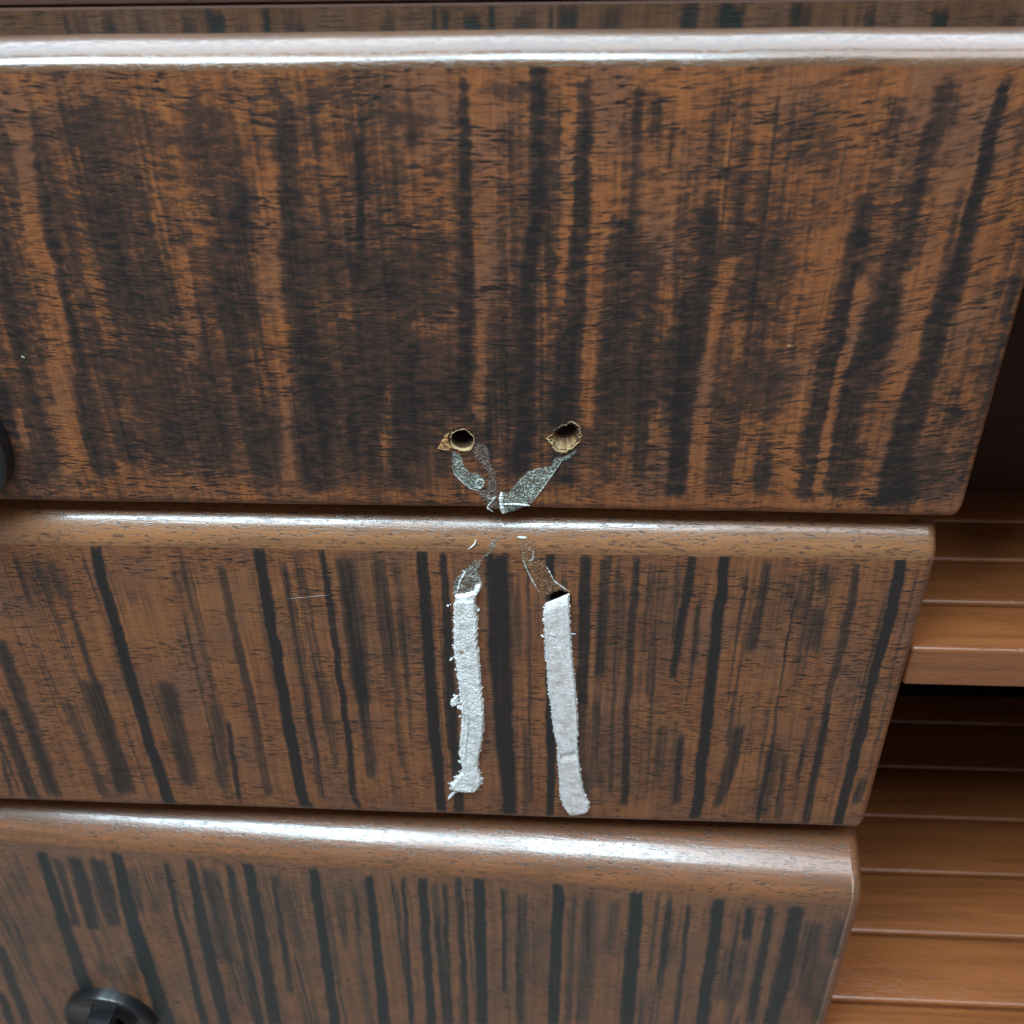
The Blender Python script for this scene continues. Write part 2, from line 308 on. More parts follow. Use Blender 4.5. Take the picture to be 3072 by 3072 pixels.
# ------------------------------------------------------------------ drawer fronts
FIG = {1: [["z",0.52,[-139.0,158.8,20.5,12.4]],["z",0.6,[-102.3,158.6,10.2,13.2]],["z",0.55,[-145.1,127.3,16.2,18.4]],["z",0.6,[-138.0,99.3,15.0,22.1]],["z",0.55,[-108.0,94.6,12.2,25.5]],["z",0.52,[-136.2,63.5,37.3,20.0]],["z",0.55,[-71.0,53.3,13.7,34.6]],["z",0.45,[-121.7,35.7,38.6,21.5]],["z",0.55,[-95.1,131.7,8.8,18.0]],["z",0.5,[-67.1,109.1,10.9,19.3]],["z",0.4,[-63.9,168.7,12.3,9.4]],["z",0.65,[-37.7,103.6,23.5,12.5]],["z",0.6,[-26.1,116.6,13.3,7.4]],["z",0.58,[-45.1,69.7,30.4,27.2]],["z",0.6,[3.9,170.6,11.3,3.1]],["z",0.45,[25.9,54.4,28.5,22.3]],["z",0.6,[55.4,70.6,20.3,38.0]],["z",0.4,[-47.4,168.6,14.7,11.8]],["z",0.7,[-33.2,161.5,8.3,2.4]],["z",0.6,[-2.6,64.8,11.4,39.0]],["z",0.6,[-31.2,155.1,4.2,3.2]],["z",0.8,[2.7,145.2,3.4,1.3]],["z",0.6,[50.2,114.0,5.2,5.5]],["z",0.5,[-37.1,48.2,34.2,28.9]],["z",0.45,[101.8,157.7,12.7,14.4]],["z",0.4,[169.1,162.8,4.6,9.3]],["z",0.68,[91.5,109.6,14.7,31.6]],["z",0.62,[95.4,60.5,20.4,21.7]],["z",0.55,[87.0,33.0,5.8,23.5]],["z",0.45,[103.1,27.5,4.8,17.7]],["z",0.62,[169.6,22.8,13.4,17.8]],["z",0.7,[136.9,76.4,8.1,20.6]],["z",0.7,[139.6,95.9,6.1,19.4]],["lz",0.5,[-146.8,13.8,63.0,7.5]],["lz",0.5,[-60.3,143.7,8.6,10.2]],["lz",0.4,[-167.7,169.3,5.1,16.1]],["lz",0.5,[60.6,160.3,7.2,20.2]],["lz",0.6,[-31.0,134.3,10.3,5.2]],["lz",0.4,[-4.8,175.9,8.0,4.5]],["lz",0.5,[-45.4,4.5,51.7,3.8]],["lz",0.6,[59.4,175.5,7.8,4.5]],["lz",0.6,[151.6,132.5,6.5,17.3]],["lz",0.55,[172.5,120.5,8.3,27.3]],["lz",0.6,[93.7,176.7,32.4,4.4]],["lz",0.4,[172.5,96.0,7.7,9.5]],["d",0.82,[[-163.7,170.1,2.5],[-166.0,149.0,3.5],[-167.8,127.3,4.1],[-169.3,108.8,4.2],[-169.9,89.2,4.3],[-172.5,63.1,4.5],[-175.8,35.0,6.7],[-175.6,13.3,4.3]]],["d",0.8,[[-77.3,172.6,3.3],[-73.6,164.1,4.2],[-75.7,152.8,5.1],[-77.3,136.0,5.2],[-80.0,113.7,6.3],[-80.7,99.6,7.4],[-79.7,89.8,7.5],[-78.7,69.4,13.5],[-80.1,36.3,14.1],[-83.6,8.8,9.4]]],["d",0.6,[[-94.3,141.2,7.0],[-98.7,118.3,7.2],[-100.6,99.5,7.4],[-99.2,79.6,7.6]]],["d",0.65,[[-99.2,49.7,9.0],[-104.6,8.4,9.5]]],["d",0.75,[[-49.6,156.0,2.5],[-52.5,127.3,2.6],[-55.4,99.7,2.7]]],["d",0.68,[[-183.2,136.1,2.7],[-187.0,118.1,3.7],[-193.6,84.0,6.8],[-195.0,62.9,7.0],[-197.6,40.5,9.3],[-202.0,10.4,8.6]]],["d",0.85,[[-207.1,59.5,8.1],[-209.7,34.5,8.4]]],["d",0.62,[[-139.8,46.9,7.1],[-141.1,21.2,7.3]]],["d",0.58,[[-159.1,46.7,6.1],[-162.1,20.9,6.3]]],["d",0.55,[[-151.5,39.9,5.1],[-152.4,17.4,5.3]]],["d",0.5,[[-129.7,47.0,4.0],[-131.1,29.7,4.1]]],["d",0.5,[[-117.5,58.3,4.9],[-121.9,17.9,5.2]]],["d",0.2,[[-79.2,6.3,3.1],[-88.1,6.2,3.2]]],["d",0.88,[[-12.9,173.7,3.2],[-13.4,152.6,3.7],[-14.5,127.3,3.9],[-14.5,109.3,4.5],[-16.9,75.1,5.6],[-20.5,48.4,6.8]]],["d",0.93,[[12.0,179.5,4.7],[11.9,152.5,4.1],[11.4,127.3,4.7],[8.2,109.3,5.3],[7.5,80.4,5.5],[6.7,48.7,6.8],[4.4,18.8,8.1]]],["d",0.8,[[-49.9,156.8,2.3],[-53.5,113.8,2.5]]],["d",0.55,[[2.1,158.2,1.6],[2.2,144.4,1.7]]],["d",0.6,[[18.4,172.0,1.9],[19.0,90.4,2.2]]],["d",0.6,[[14.4,156.5,2.0],[15.3,100.0,2.2]]],["d",0.85,[[27.9,174.2,4.8],[28.0,152.5,4.9],[27.5,135.9,5.1],[25.7,118.5,6.9],[24.4,90.4,8.2],[22.5,59.8,9.5],[22.6,14.3,9.1]]],["d",0.68,[[45.5,171.1,3.2],[44.9,150.8,3.3]]],["d",0.65,[[50.2,171.8,2.4],[50.7,150.8,2.5]]],["d",0.6,[[57.1,164.2,1.8],[57.0,142.6,1.8]]],["d",0.6,[[40.9,168.1,2.4],[39.9,152.4,2.5]]],["d",0.72,[[41.8,129.1,9.3],[41.2,100.1,10.7],[40.6,70.4,9.3],[41.7,14.7,6.0]]],["d",0.7,[[55.5,114.0,5.2],[51.0,100.1,6.2],[51.4,60.1,5.6],[53.6,17.3,5.0]]],["d",0.8,[[64.3,100.2,5.3],[66.9,65.5,7.4],[70.0,11.5,7.0]]],["d",0.75,[[-45.1,59.0,6.8],[-47.9,13.1,7.2]]],["d",0.66,[[-53.3,64.3,4.8],[-58.2,12.9,5.2]]],["d",0.5,[[-61.0,64.2,4.8],[-65.8,18.8,5.1]]],["d",0.62,[[-36.0,64.5,5.7],[-37.8,25.3,6.1]]],["d",0.58,[[-27.7,59.2,5.8],[-30.4,13.4,6.2]]],["d",0.55,[[-2.1,85.3,10.1],[-4.5,25.8,11.0]]],["d",0.6,[[-22.0,16.0,5.1],[-22.5,6.2,5.2]]],["d",0.55,[[-37.1,154.3,2.8],[-38.5,127.3,3.0]]],["d",0.85,[[20.2,59.7,8.5],[19.3,43.3,8.7]]],["d",0.72,[[52.0,169.5,1.9],[53.3,150.0,2.0]]],["d",0.55,[[57.1,165.7,2.9],[57.0,144.2,3.0]]],["d",0.66,[[75.1,172.4,4.7],[75.2,159.4,4.8]]],["d",0.83,[[70.7,133.4,6.7],[72.9,109.5,6.9],[71.8,85.8,8.1],[67.6,70.7,7.4],[68.1,38.4,6.8],[68.3,9.1,6.0]]],["d",0.55,[[101.7,38.9,6.7],[104.3,9.7,6.9]]],["d",0.6,[[86.0,33.0,5.8],[87.3,9.4,6.0]]],["d",0.58,[[127.8,171.3,4.6],[130.6,148.1,4.8]]],["d",0.55,[[97.9,139.2,3.3],[98.9,118.6,3.4]]],["d",0.88,[[125.5,135.8,4.9],[125.3,123.0,5.9],[124.9,105.1,6.9],[124.6,86.2,7.1],[122.3,66.0,8.2],[120.8,39.1,9.5],[121.1,10.0,7.9]]],["d",0.84,[[144.7,174.9,6.9],[144.5,161.4,7.8],[142.6,148.1,5.6],[141.1,131.6,6.6],[141.2,114.2,9.3],[140.4,95.9,12.2],[138.7,86.3,13.2],[135.1,71.3,11.7],[133.2,50.3,12.1],[134.9,10.3,10.8]]],["d",0.95,[[163.4,173.3,3.0],[162.5,161.3,4.7],[163.1,145.6,4.0],[162.4,131.6,4.9],[162.7,116.1,5.9],[161.9,100.6,7.7],[159.0,86.4,7.9],[159.4,71.5,7.2],[157.2,55.9,10.1],[154.8,39.6,14.1],[157.2,7.1,16.7]]],["d",0.65,[[183.4,107.2,2.9],[184.3,86.6,3.0],[184.8,66.6,3.0],[185.3,45.5,3.1]]],["d",0.5,[[171.3,66.5,5.4],[174.5,39.9,5.6]]],["d",0.3,[[148.7,71.4,4.5],[150.0,45.0,4.7],[151.4,22.5,4.8]]],["l",0.85,[[-163.7,177.0,5.0],[-169.5,149.0,5.3],[-174.5,122.7,7.3],[-174.4,104.0,7.5],[-179.0,73.7,8.9],[-183.6,46.4,8.2],[-186.3,16.8,9.6]]],["l",0.75,[[-121.3,116.4,5.5],[-122.1,89.5,5.7],[-125.3,68.9,5.9]]],["l",0.75,[[-84.3,149.6,6.0],[-87.5,118.3,6.3],[-88.9,84.7,5.7],[-90.6,47.5,3.5],[-95.7,12.2,3.7]]],["l",0.3,[[-121.0,158.7,3.4],[-129.1,118.2,3.6]]],["l",0.8,[[-204.1,49.5,3.1],[-205.2,28.6,3.2]]],["l",0.82,[[-5.4,168.4,5.7],[-6.3,152.6,6.6],[-7.2,127.3,7.8],[-8.8,104.6,5.4],[-10.6,80.2,4.7],[-12.4,42.9,4.9]]],["l",0.85,[[22.8,172.0,4.0],[21.8,152.5,4.1],[21.3,127.3,3.9],[19.9,93.3,2.7]]],["l",0.85,[[33.5,171.9,7.2],[34.2,152.4,7.4],[33.3,127.3,6.8],[32.2,104.8,5.3],[31.3,70.3,5.6],[31.0,43.5,5.3]]],["l",0.6,[[59.8,114.0,4.3],[61.2,80.8,4.5]]],["l",0.5,[[-42.5,168.6,4.9],[-43.4,140.3,5.1]]],["l",0.6,[[13.5,104.7,1.8],[13.5,92.3,1.8]]],["l",0.75,[[75.7,38.5,4.3],[77.2,9.2,4.5]]],["l",0.6,[[-48.0,64.4,2.9],[-52.5,13.0,3.1]]],["l",0.85,[[81.5,114.1,5.2],[78.1,95.5,4.4],[76.8,75.9,3.6],[75.9,49.6,4.3],[76.3,9.2,6.0]]],["l",0.75,[[113.7,122.2,9.2],[112.7,100.4,8.7],[114.6,81.2,7.2],[112.8,55.4,7.4],[113.2,9.9,8.9]]],["l",0.92,[[129.2,105.1,4.3],[129.9,86.2,4.4],[126.8,60.9,3.3],[126.5,13.8,4.5]]],["l",0.85,[[148.0,109.8,9.3],[150.6,86.3,7.5],[149.7,61.1,4.6],[148.9,28.2,4.2],[148.7,10.5,4.9]]]],  # among the stripes, a short dark one paints the left knob's reflection
 2: [["d",0.97,[[-188.3,-22.7,4.8],[-190.2,-42.4,5.0],[-190.7,-73.8,5.2],[-191.5,-108.9,5.4],[-192.6,-152.8,5.6],[-191.6,-195.6,5.9],[-190.8,-198.7,5.9]]],["d",0.97,[[-114.1,-23.1,5.0],[-114.8,-49.4,5.2],[-115.2,-81.2,5.4],[-116.2,-119.4,5.6],[-116.2,-153.9,5.8],[-116.4,-192.0,6.1],[-115.3,-198.2,6.1]]],["d",0.9,[[-85.7,-23.0,2.9],[-85.5,-56.6,3.0],[-85.9,-98.8,3.2],[-86.6,-138.6,3.3],[-88.2,-190.7,3.1],[-86.6,-197.6,2.5]]],["d",0.6,[[-103.8,-29.3,2.6],[-103.3,-68.8,2.7],[-103.7,-105.9,2.9],[-105.2,-146.4,3.0],[-105.9,-191.5,3.1]]],["d",0.6,[[-76.5,-24.4,6.0],[-76.9,-68.0,6.3],[-77.6,-118.0,6.7]]],["d",0.55,[[-227.9,-26.8,3.2],[-227.6,-37.8,3.3],[-229.0,-59.4,3.4]]],["d",0.5,[[-214.8,-27.6,14.3],[-217.7,-56.8,14.8]]],["d",0.45,[[-207.7,-37.3,2.5],[-210.2,-84.1,2.7],[-212.0,-136.6,2.8],[-218.3,-196.1,3.0]]],["d",0.66,[[-250.9,-80.5,6.7],[-255.8,-196.3,7.6]]],["d",0.86,[[-265.6,-127.7,6.1],[-267.3,-163.2,6.3],[-268.2,-198.5,6.6]]],["d",0.55,[[-229.4,-119.6,5.5],[-226.9,-196.5,5.9]]],["d",0.66,[[-212.3,-107.1,8.3],[-213.9,-191.2,9.1]]],["d",0.62,[[-174.3,-105.7,8.2],[-177.5,-183.3,8.9]]],["d",0.55,[[-156.0,-58.6,1.6],[-157.1,-120.9,1.8],[-158.6,-188.6,1.9]]],["d",0.42,[[-151.0,-114.1,6.8],[-159.7,-188.6,7.4]]],["d",0.58,[[-132.6,-30.0,3.5],[-133.4,-63.8,3.7],[-133.2,-100.5,3.8],[-133.3,-124.1,3.9],[-135.2,-192.1,4.2]]],["d",0.85,[[-147.8,-134.1,2.6],[-150.1,-170.0,2.7],[-152.0,-193.7,2.8]]],["d",0.55,[[-276.8,-163.6,2.3],[-280.3,-199.0,2.4]]],["d",0.4,[[-149.7,-28.2,10.5],[-151.4,-53.8,10.9]]],["d",0.3,[[-177.6,-42.1,10.8],[-174.8,-61.4,11.0]]],["d",0.3,[[-219.7,-116.5,12.9],[-219.6,-151.1,13.4]]],["d",0.55,[[-74.5,-26.5,6.4],[-74.4,-75.1,6.8],[-76.1,-117.9,7.2]]],["d",0.58,[[-75.0,-79.9,4.0],[-77.7,-174.2,4.5]]],["d",0.55,[[-59.3,-28.3,2.1],[-59.4,-79.4,2.2],[-59.9,-166.0,2.4]]],["d",0.97,[[-40.5,-22.5,4.6],[-41.2,-78.8,5.1],[-41.7,-130.0,5.6],[-41.7,-197.3,4.8]]],["d",0.9,[[-31.2,-23.4,3.0],[-31.5,-66.7,4.5],[-32.5,-129.6,5.8],[-31.9,-197.3,4.5]]],["d",0.95,[[-7.1,-23.9,9.9],[-6.9,-77.8,10.6],[-6.1,-142.3,8.7],[-4.7,-196.7,6.7]]],["d",0.55,[[7.0,-26.7,1.5],[6.8,-102.0,1.7],[6.6,-189.9,1.8]]],["d",0.96,[[16.4,-21.7,3.8],[16.8,-65.2,4.4],[17.5,-127.7,5.1],[16.9,-197.2,3.7]]],["d",0.88,[[32.5,-22.9,5.0],[32.3,-53.3,4.8],[32.3,-113.9,4.6]]],["d",0.55,[[32.1,-107.5,5.5],[34.7,-184.0,6.0]]],["d",0.82,[[41.2,-22.7,4.1],[40.7,-58.8,4.3],[40.1,-95.8,4.5]]],["d",0.5,[[39.9,-107.2,3.3],[42.0,-176.2,3.6]]],["d",0.76,[[54.5,-23.5,3.0],[54.4,-64.1,3.1],[54.4,-113.1,2.8],[55.9,-187.6,4.0]]],["d",0.45,[[62.1,-26.4,2.3],[62.7,-112.8,2.6]]],["d",0.9,[[78.2,-20.9,3.6],[77.3,-52.1,4.1],[74.8,-94.6,3.2]]],["d",0.45,[[72.7,-125.5,3.7],[72.0,-173.3,3.9]]],["d",0.52,[[81.6,-131.9,2.8],[82.6,-184.8,3.0]]],["d",0.5,[[-61.3,-23.0,3.4],[-62.5,-44.7,3.5]]],["d",0.5,[[-74.4,-92.2,5.6],[-78.4,-131.4,5.8]]],["d",0.4,[[23.0,-31.6,2.5],[23.2,-88.9,2.7]]],["d",0.35,[[1.1,-26.8,3.4],[2.8,-89.6,3.6]]],["d",0.35,[[-52.9,-55.7,8.8],[-56.8,-91.6,9.2]]],["d",0.98,[[92.1,-20.8,4.6],[92.9,-56.0,4.8],[93.3,-96.4,5.0],[93.7,-141.0,5.3],[94.2,-196.6,5.6]]],["d",0.66,[[111.4,-23.8,3.5],[110.7,-52.2,4.1],[109.4,-76.9,5.1]]],["d",0.45,[[102.1,-26.1,3.2],[105.2,-77.1,3.4]]],["d",0.6,[[136.0,-24.2,3.5],[137.4,-43.9,3.6]]],["d",0.7,[[149.6,-24.9,2.4],[150.9,-46.8,3.6],[150.8,-71.0,3.7],[149.6,-106.6,2.6],[150.8,-132.0,4.1],[151.2,-159.0,3.7],[152.2,-198.2,3.8]]],["d",0.98,[[167.6,-19.2,4.4],[169.0,-50.6,4.8],[168.6,-86.7,4.7],[168.6,-105.9,3.1],[168.7,-121.0,5.4],[168.7,-158.3,4.9],[169.2,-198.8,4.6]]],["d",0.66,[[126.0,-43.2,1.0],[125.6,-77.6,1.0],[126.1,-107.5,0.9],[127.4,-146.3,2.0],[127.0,-197.9,2.1]]],["d",0.6,[[128.4,-139.6,7.2],[128.7,-196.3,7.7]]],["d",0.6,[[134.3,-143.4,3.1],[137.6,-197.4,3.3]]],["d",0.68,[[109.5,-125.9,4.5],[108.8,-154.0,6.5],[104.5,-187.1,3.8]]],["d",0.62,[[82.1,-133.5,3.6],[83.2,-186.6,3.9]]],["d",0.58,[[142.8,-139.0,2.3],[143.0,-166.4,2.4]]],["d",0.62,[[136.6,-49.3,6.5],[137.3,-76.0,6.7]]],["d",0.66,[[175.8,-162.1,4.2],[175.3,-180.7,4.3]]],["d",0.45,[[82.6,-42.2,2.6],[84.9,-90.7,2.8]]],["d",0.35,[[123.9,-28.6,9.5],[126.4,-58.3,9.9]]],["d",0.4,[[72.3,-24.7,3.2],[73.2,-85.1,3.5]]],["d",0.9,[[179.6,-19.8,2.6],[179.6,-22.2,2.6]]],["z",0.28,[-62.9,-67.6,26.9,50.0]],["z",0.25,[47.8,-64.3,30.3,42.5]],["z",0.3,[126.1,-44.2,20.2,27.4]],["z",0.25,[61.1,-153.5,28.7,36.8]],["lz",0.5,[129.6,-101.2,30.2,18.6]]],
 3: [["d",0.93,[[-277.8,-246.1,6.2],[-281.3,-281.6,7.2],[-284.9,-324.7,8.2],[-289.2,-387.0,9.8],[-293.6,-439.3,10.2]]],["d",0.66,[[-269.7,-251.3,4.5],[-272.6,-280.6,4.7],[-276.7,-319.6,4.9]]],["d",0.76,[[-259.0,-248.3,7.1],[-261.6,-279.2,9.8],[-266.4,-320.2,7.6]]],["d",0.72,[[-245.3,-248.4,8.3],[-247.9,-281.2,11.6],[-251.4,-314.3,7.5]]],["d",0.97,[[-231.6,-241.7,6.5],[-235.7,-279.7,7.7],[-238.8,-322.5,9.3],[-240.0,-370.8,10.5],[-241.7,-425.5,11.6]]],["d",0.52,[[-225.4,-251.4,5.4],[-231.0,-299.9,5.7]]],["d",0.42,[[-213.7,-250.0,8.2],[-218.0,-300.1,8.6]]],["d",0.88,[[-203.4,-247.1,3.2],[-208.7,-318.4,4.2],[-211.2,-366.6,4.7],[-214.3,-421.1,6.0]]],["d",0.92,[[-188.8,-243.6,4.6],[-190.9,-277.8,6.2],[-194.6,-326.5,8.2],[-196.9,-371.0,8.5],[-199.4,-418.6,8.1]]],["d",0.58,[[-179.3,-247.7,9.2],[-181.5,-295.4,9.6],[-184.8,-345.7,10.1]]],["d",0.85,[[-166.4,-244.5,3.9],[-169.0,-284.3,4.7],[-170.6,-327.2,4.9],[-175.2,-414.7,6.1]]],["d",0.93,[[-154.5,-243.1,6.1],[-155.7,-277.1,7.0],[-158.2,-317.5,8.0],[-164.6,-413.0,7.9]]],["d",0.68,[[-140.6,-250.1,3.6],[-144.0,-309.7,3.8],[-148.4,-372.3,4.1]]],["d",0.96,[[-116.3,-242.1,5.1],[-118.9,-296.7,5.9],[-120.4,-346.8,6.4],[-123.3,-406.2,6.5]]],["d",0.36,[[-132.1,-252.6,10.2],[-133.6,-328.1,10.9]]],["d",0.4,[[-103.4,-252.6,3.3],[-105.9,-314.3,3.6]]],["d",0.45,[[-93.0,-258.4,4.0],[-95.8,-307.0,4.2]]],["d",0.76,[[-336.1,-348.2,6.7],[-341.0,-392.6,7.0],[-345.4,-442.4,7.3]]],["d",0.42,[[-302.8,-262.2,9.8],[-306.1,-296.1,10.1]]],["d",0.45,[[-316.2,-312.9,3.4],[-322.8,-372.1,3.5]]],["d",0.75,[[-353.9,-403.7,5.7],[-358.5,-444.5,5.9]]],["d",0.45,[[-321.5,-398.7,7.0],[-325.1,-439.1,7.2]]],["d",0.4,[[-185.5,-356.3,7.6],[-189.2,-412.7,8.0]]],["d",0.4,[[-269.7,-347.3,9.1],[-267.7,-379.4,9.4]]],["d",0.5,[[-247.6,-344.2,5.2],[-251.6,-377.0,5.3]]],["d",0.96,[[-84.6,-245.2,4.4],[-86.2,-292.3,5.3],[-87.4,-341.9,6.3],[-89.8,-400.8,6.9]]],["d",0.45,[[-104.2,-256.3,5.2],[-107.5,-324.4,5.5]]],["d",0.42,[[-93.8,-251.5,4.4],[-97.1,-303.3,4.7]]],["d",0.87,[[-65.1,-244.5,2.2],[-67.7,-309.0,3.0],[-71.4,-397.8,3.3]]],["d",0.45,[[-71.1,-248.7,4.8],[-71.9,-290.4,5.0]]],["d",0.92,[[-54.0,-243.2,5.0],[-56.1,-307.4,5.3],[-58.3,-395.6,5.5]]],["d",0.62,[[-47.2,-245.8,3.7],[-48.6,-336.3,4.0],[-49.5,-394.2,4.2]]],["d",0.62,[[-41.3,-246.8,3.0],[-45.1,-335.7,3.3],[-45.8,-393.6,3.5]]],["d",0.86,[[-33.5,-240.7,3.9],[-34.8,-314.2,4.1],[-36.5,-392.1,4.4]]],["d",0.95,[[-22.0,-241.1,6.0],[-23.5,-302.9,6.6],[-25.8,-390.4,6.4]]],["d",0.78,[[-9.1,-248.1,2.6],[-8.7,-291.3,2.7],[-10.5,-349.2,2.8]]],["d",0.6,[[1.3,-250.3,4.3],[-0.0,-309.3,4.5],[-1.7,-386.4,4.8]]],["d",0.97,[[21.9,-240.8,6.0],[21.2,-296.7,6.4],[20.0,-382.9,6.9]]],["d",0.55,[[30.3,-246.7,2.9],[29.5,-381.3,3.3]]],["d",0.56,[[39.2,-247.3,6.7],[37.8,-380.0,7.6]]],["d",0.46,[[52.8,-247.3,5.2],[51.6,-302.0,5.5]]],["d",0.96,[[64.7,-242.4,6.6],[65.4,-290.6,7.7],[65.4,-375.5,8.1]]],["d",0.4,[[82.1,-250.5,4.1],[83.4,-337.0,4.5]]],["d",0.83,[[93.8,-249.0,2.6],[94.5,-305.5,3.0],[94.9,-370.7,3.4]]],["d",0.3,[[7.6,-253.0,8.5],[8.2,-348.5,9.3]]],["d",0.93,[[109.2,-242.6,5.9],[110.1,-280.4,6.3],[110.3,-317.5,6.7],[110.9,-367.8,7.1]]],["d",0.48,[[119.0,-248.0,3.7],[125.4,-344.8,4.1]]],["d",0.76,[[126.1,-247.1,4.5],[127.3,-278.1,4.6]]],["d",0.5,[[126.2,-281.8,4.0],[127.6,-315.0,4.2]]],["d",0.84,[[137.1,-244.1,3.9],[137.8,-276.6,4.4],[138.0,-304.0,5.1],[139.4,-363.2,5.9]]],["d",0.92,[[150.6,-244.0,7.3],[152.0,-283.6,8.4],[152.2,-317.0,8.7],[151.3,-361.3,8.2]]],["d",0.56,[[161.9,-254.3,7.7],[167.8,-338.2,8.4]]],["d",0.58,[[174.5,-252.6,5.8],[176.2,-289.2,6.0]]],["d",0.5,[[173.2,-289.7,6.0],[177.0,-357.1,6.4]]],["d",0.4,[[84.9,-254.1,4.0],[86.8,-311.4,4.2]]],["d",0.35,[[118.7,-279.2,6.1],[121.1,-345.5,6.5]]],["z",0.22,[7.4,-289.2,32.8,59.5]],["z",0.35,[170.9,-281.0,19.7,55.4]],["z",0.25,[-312.3,-312.4,32.0,54.0]]]}
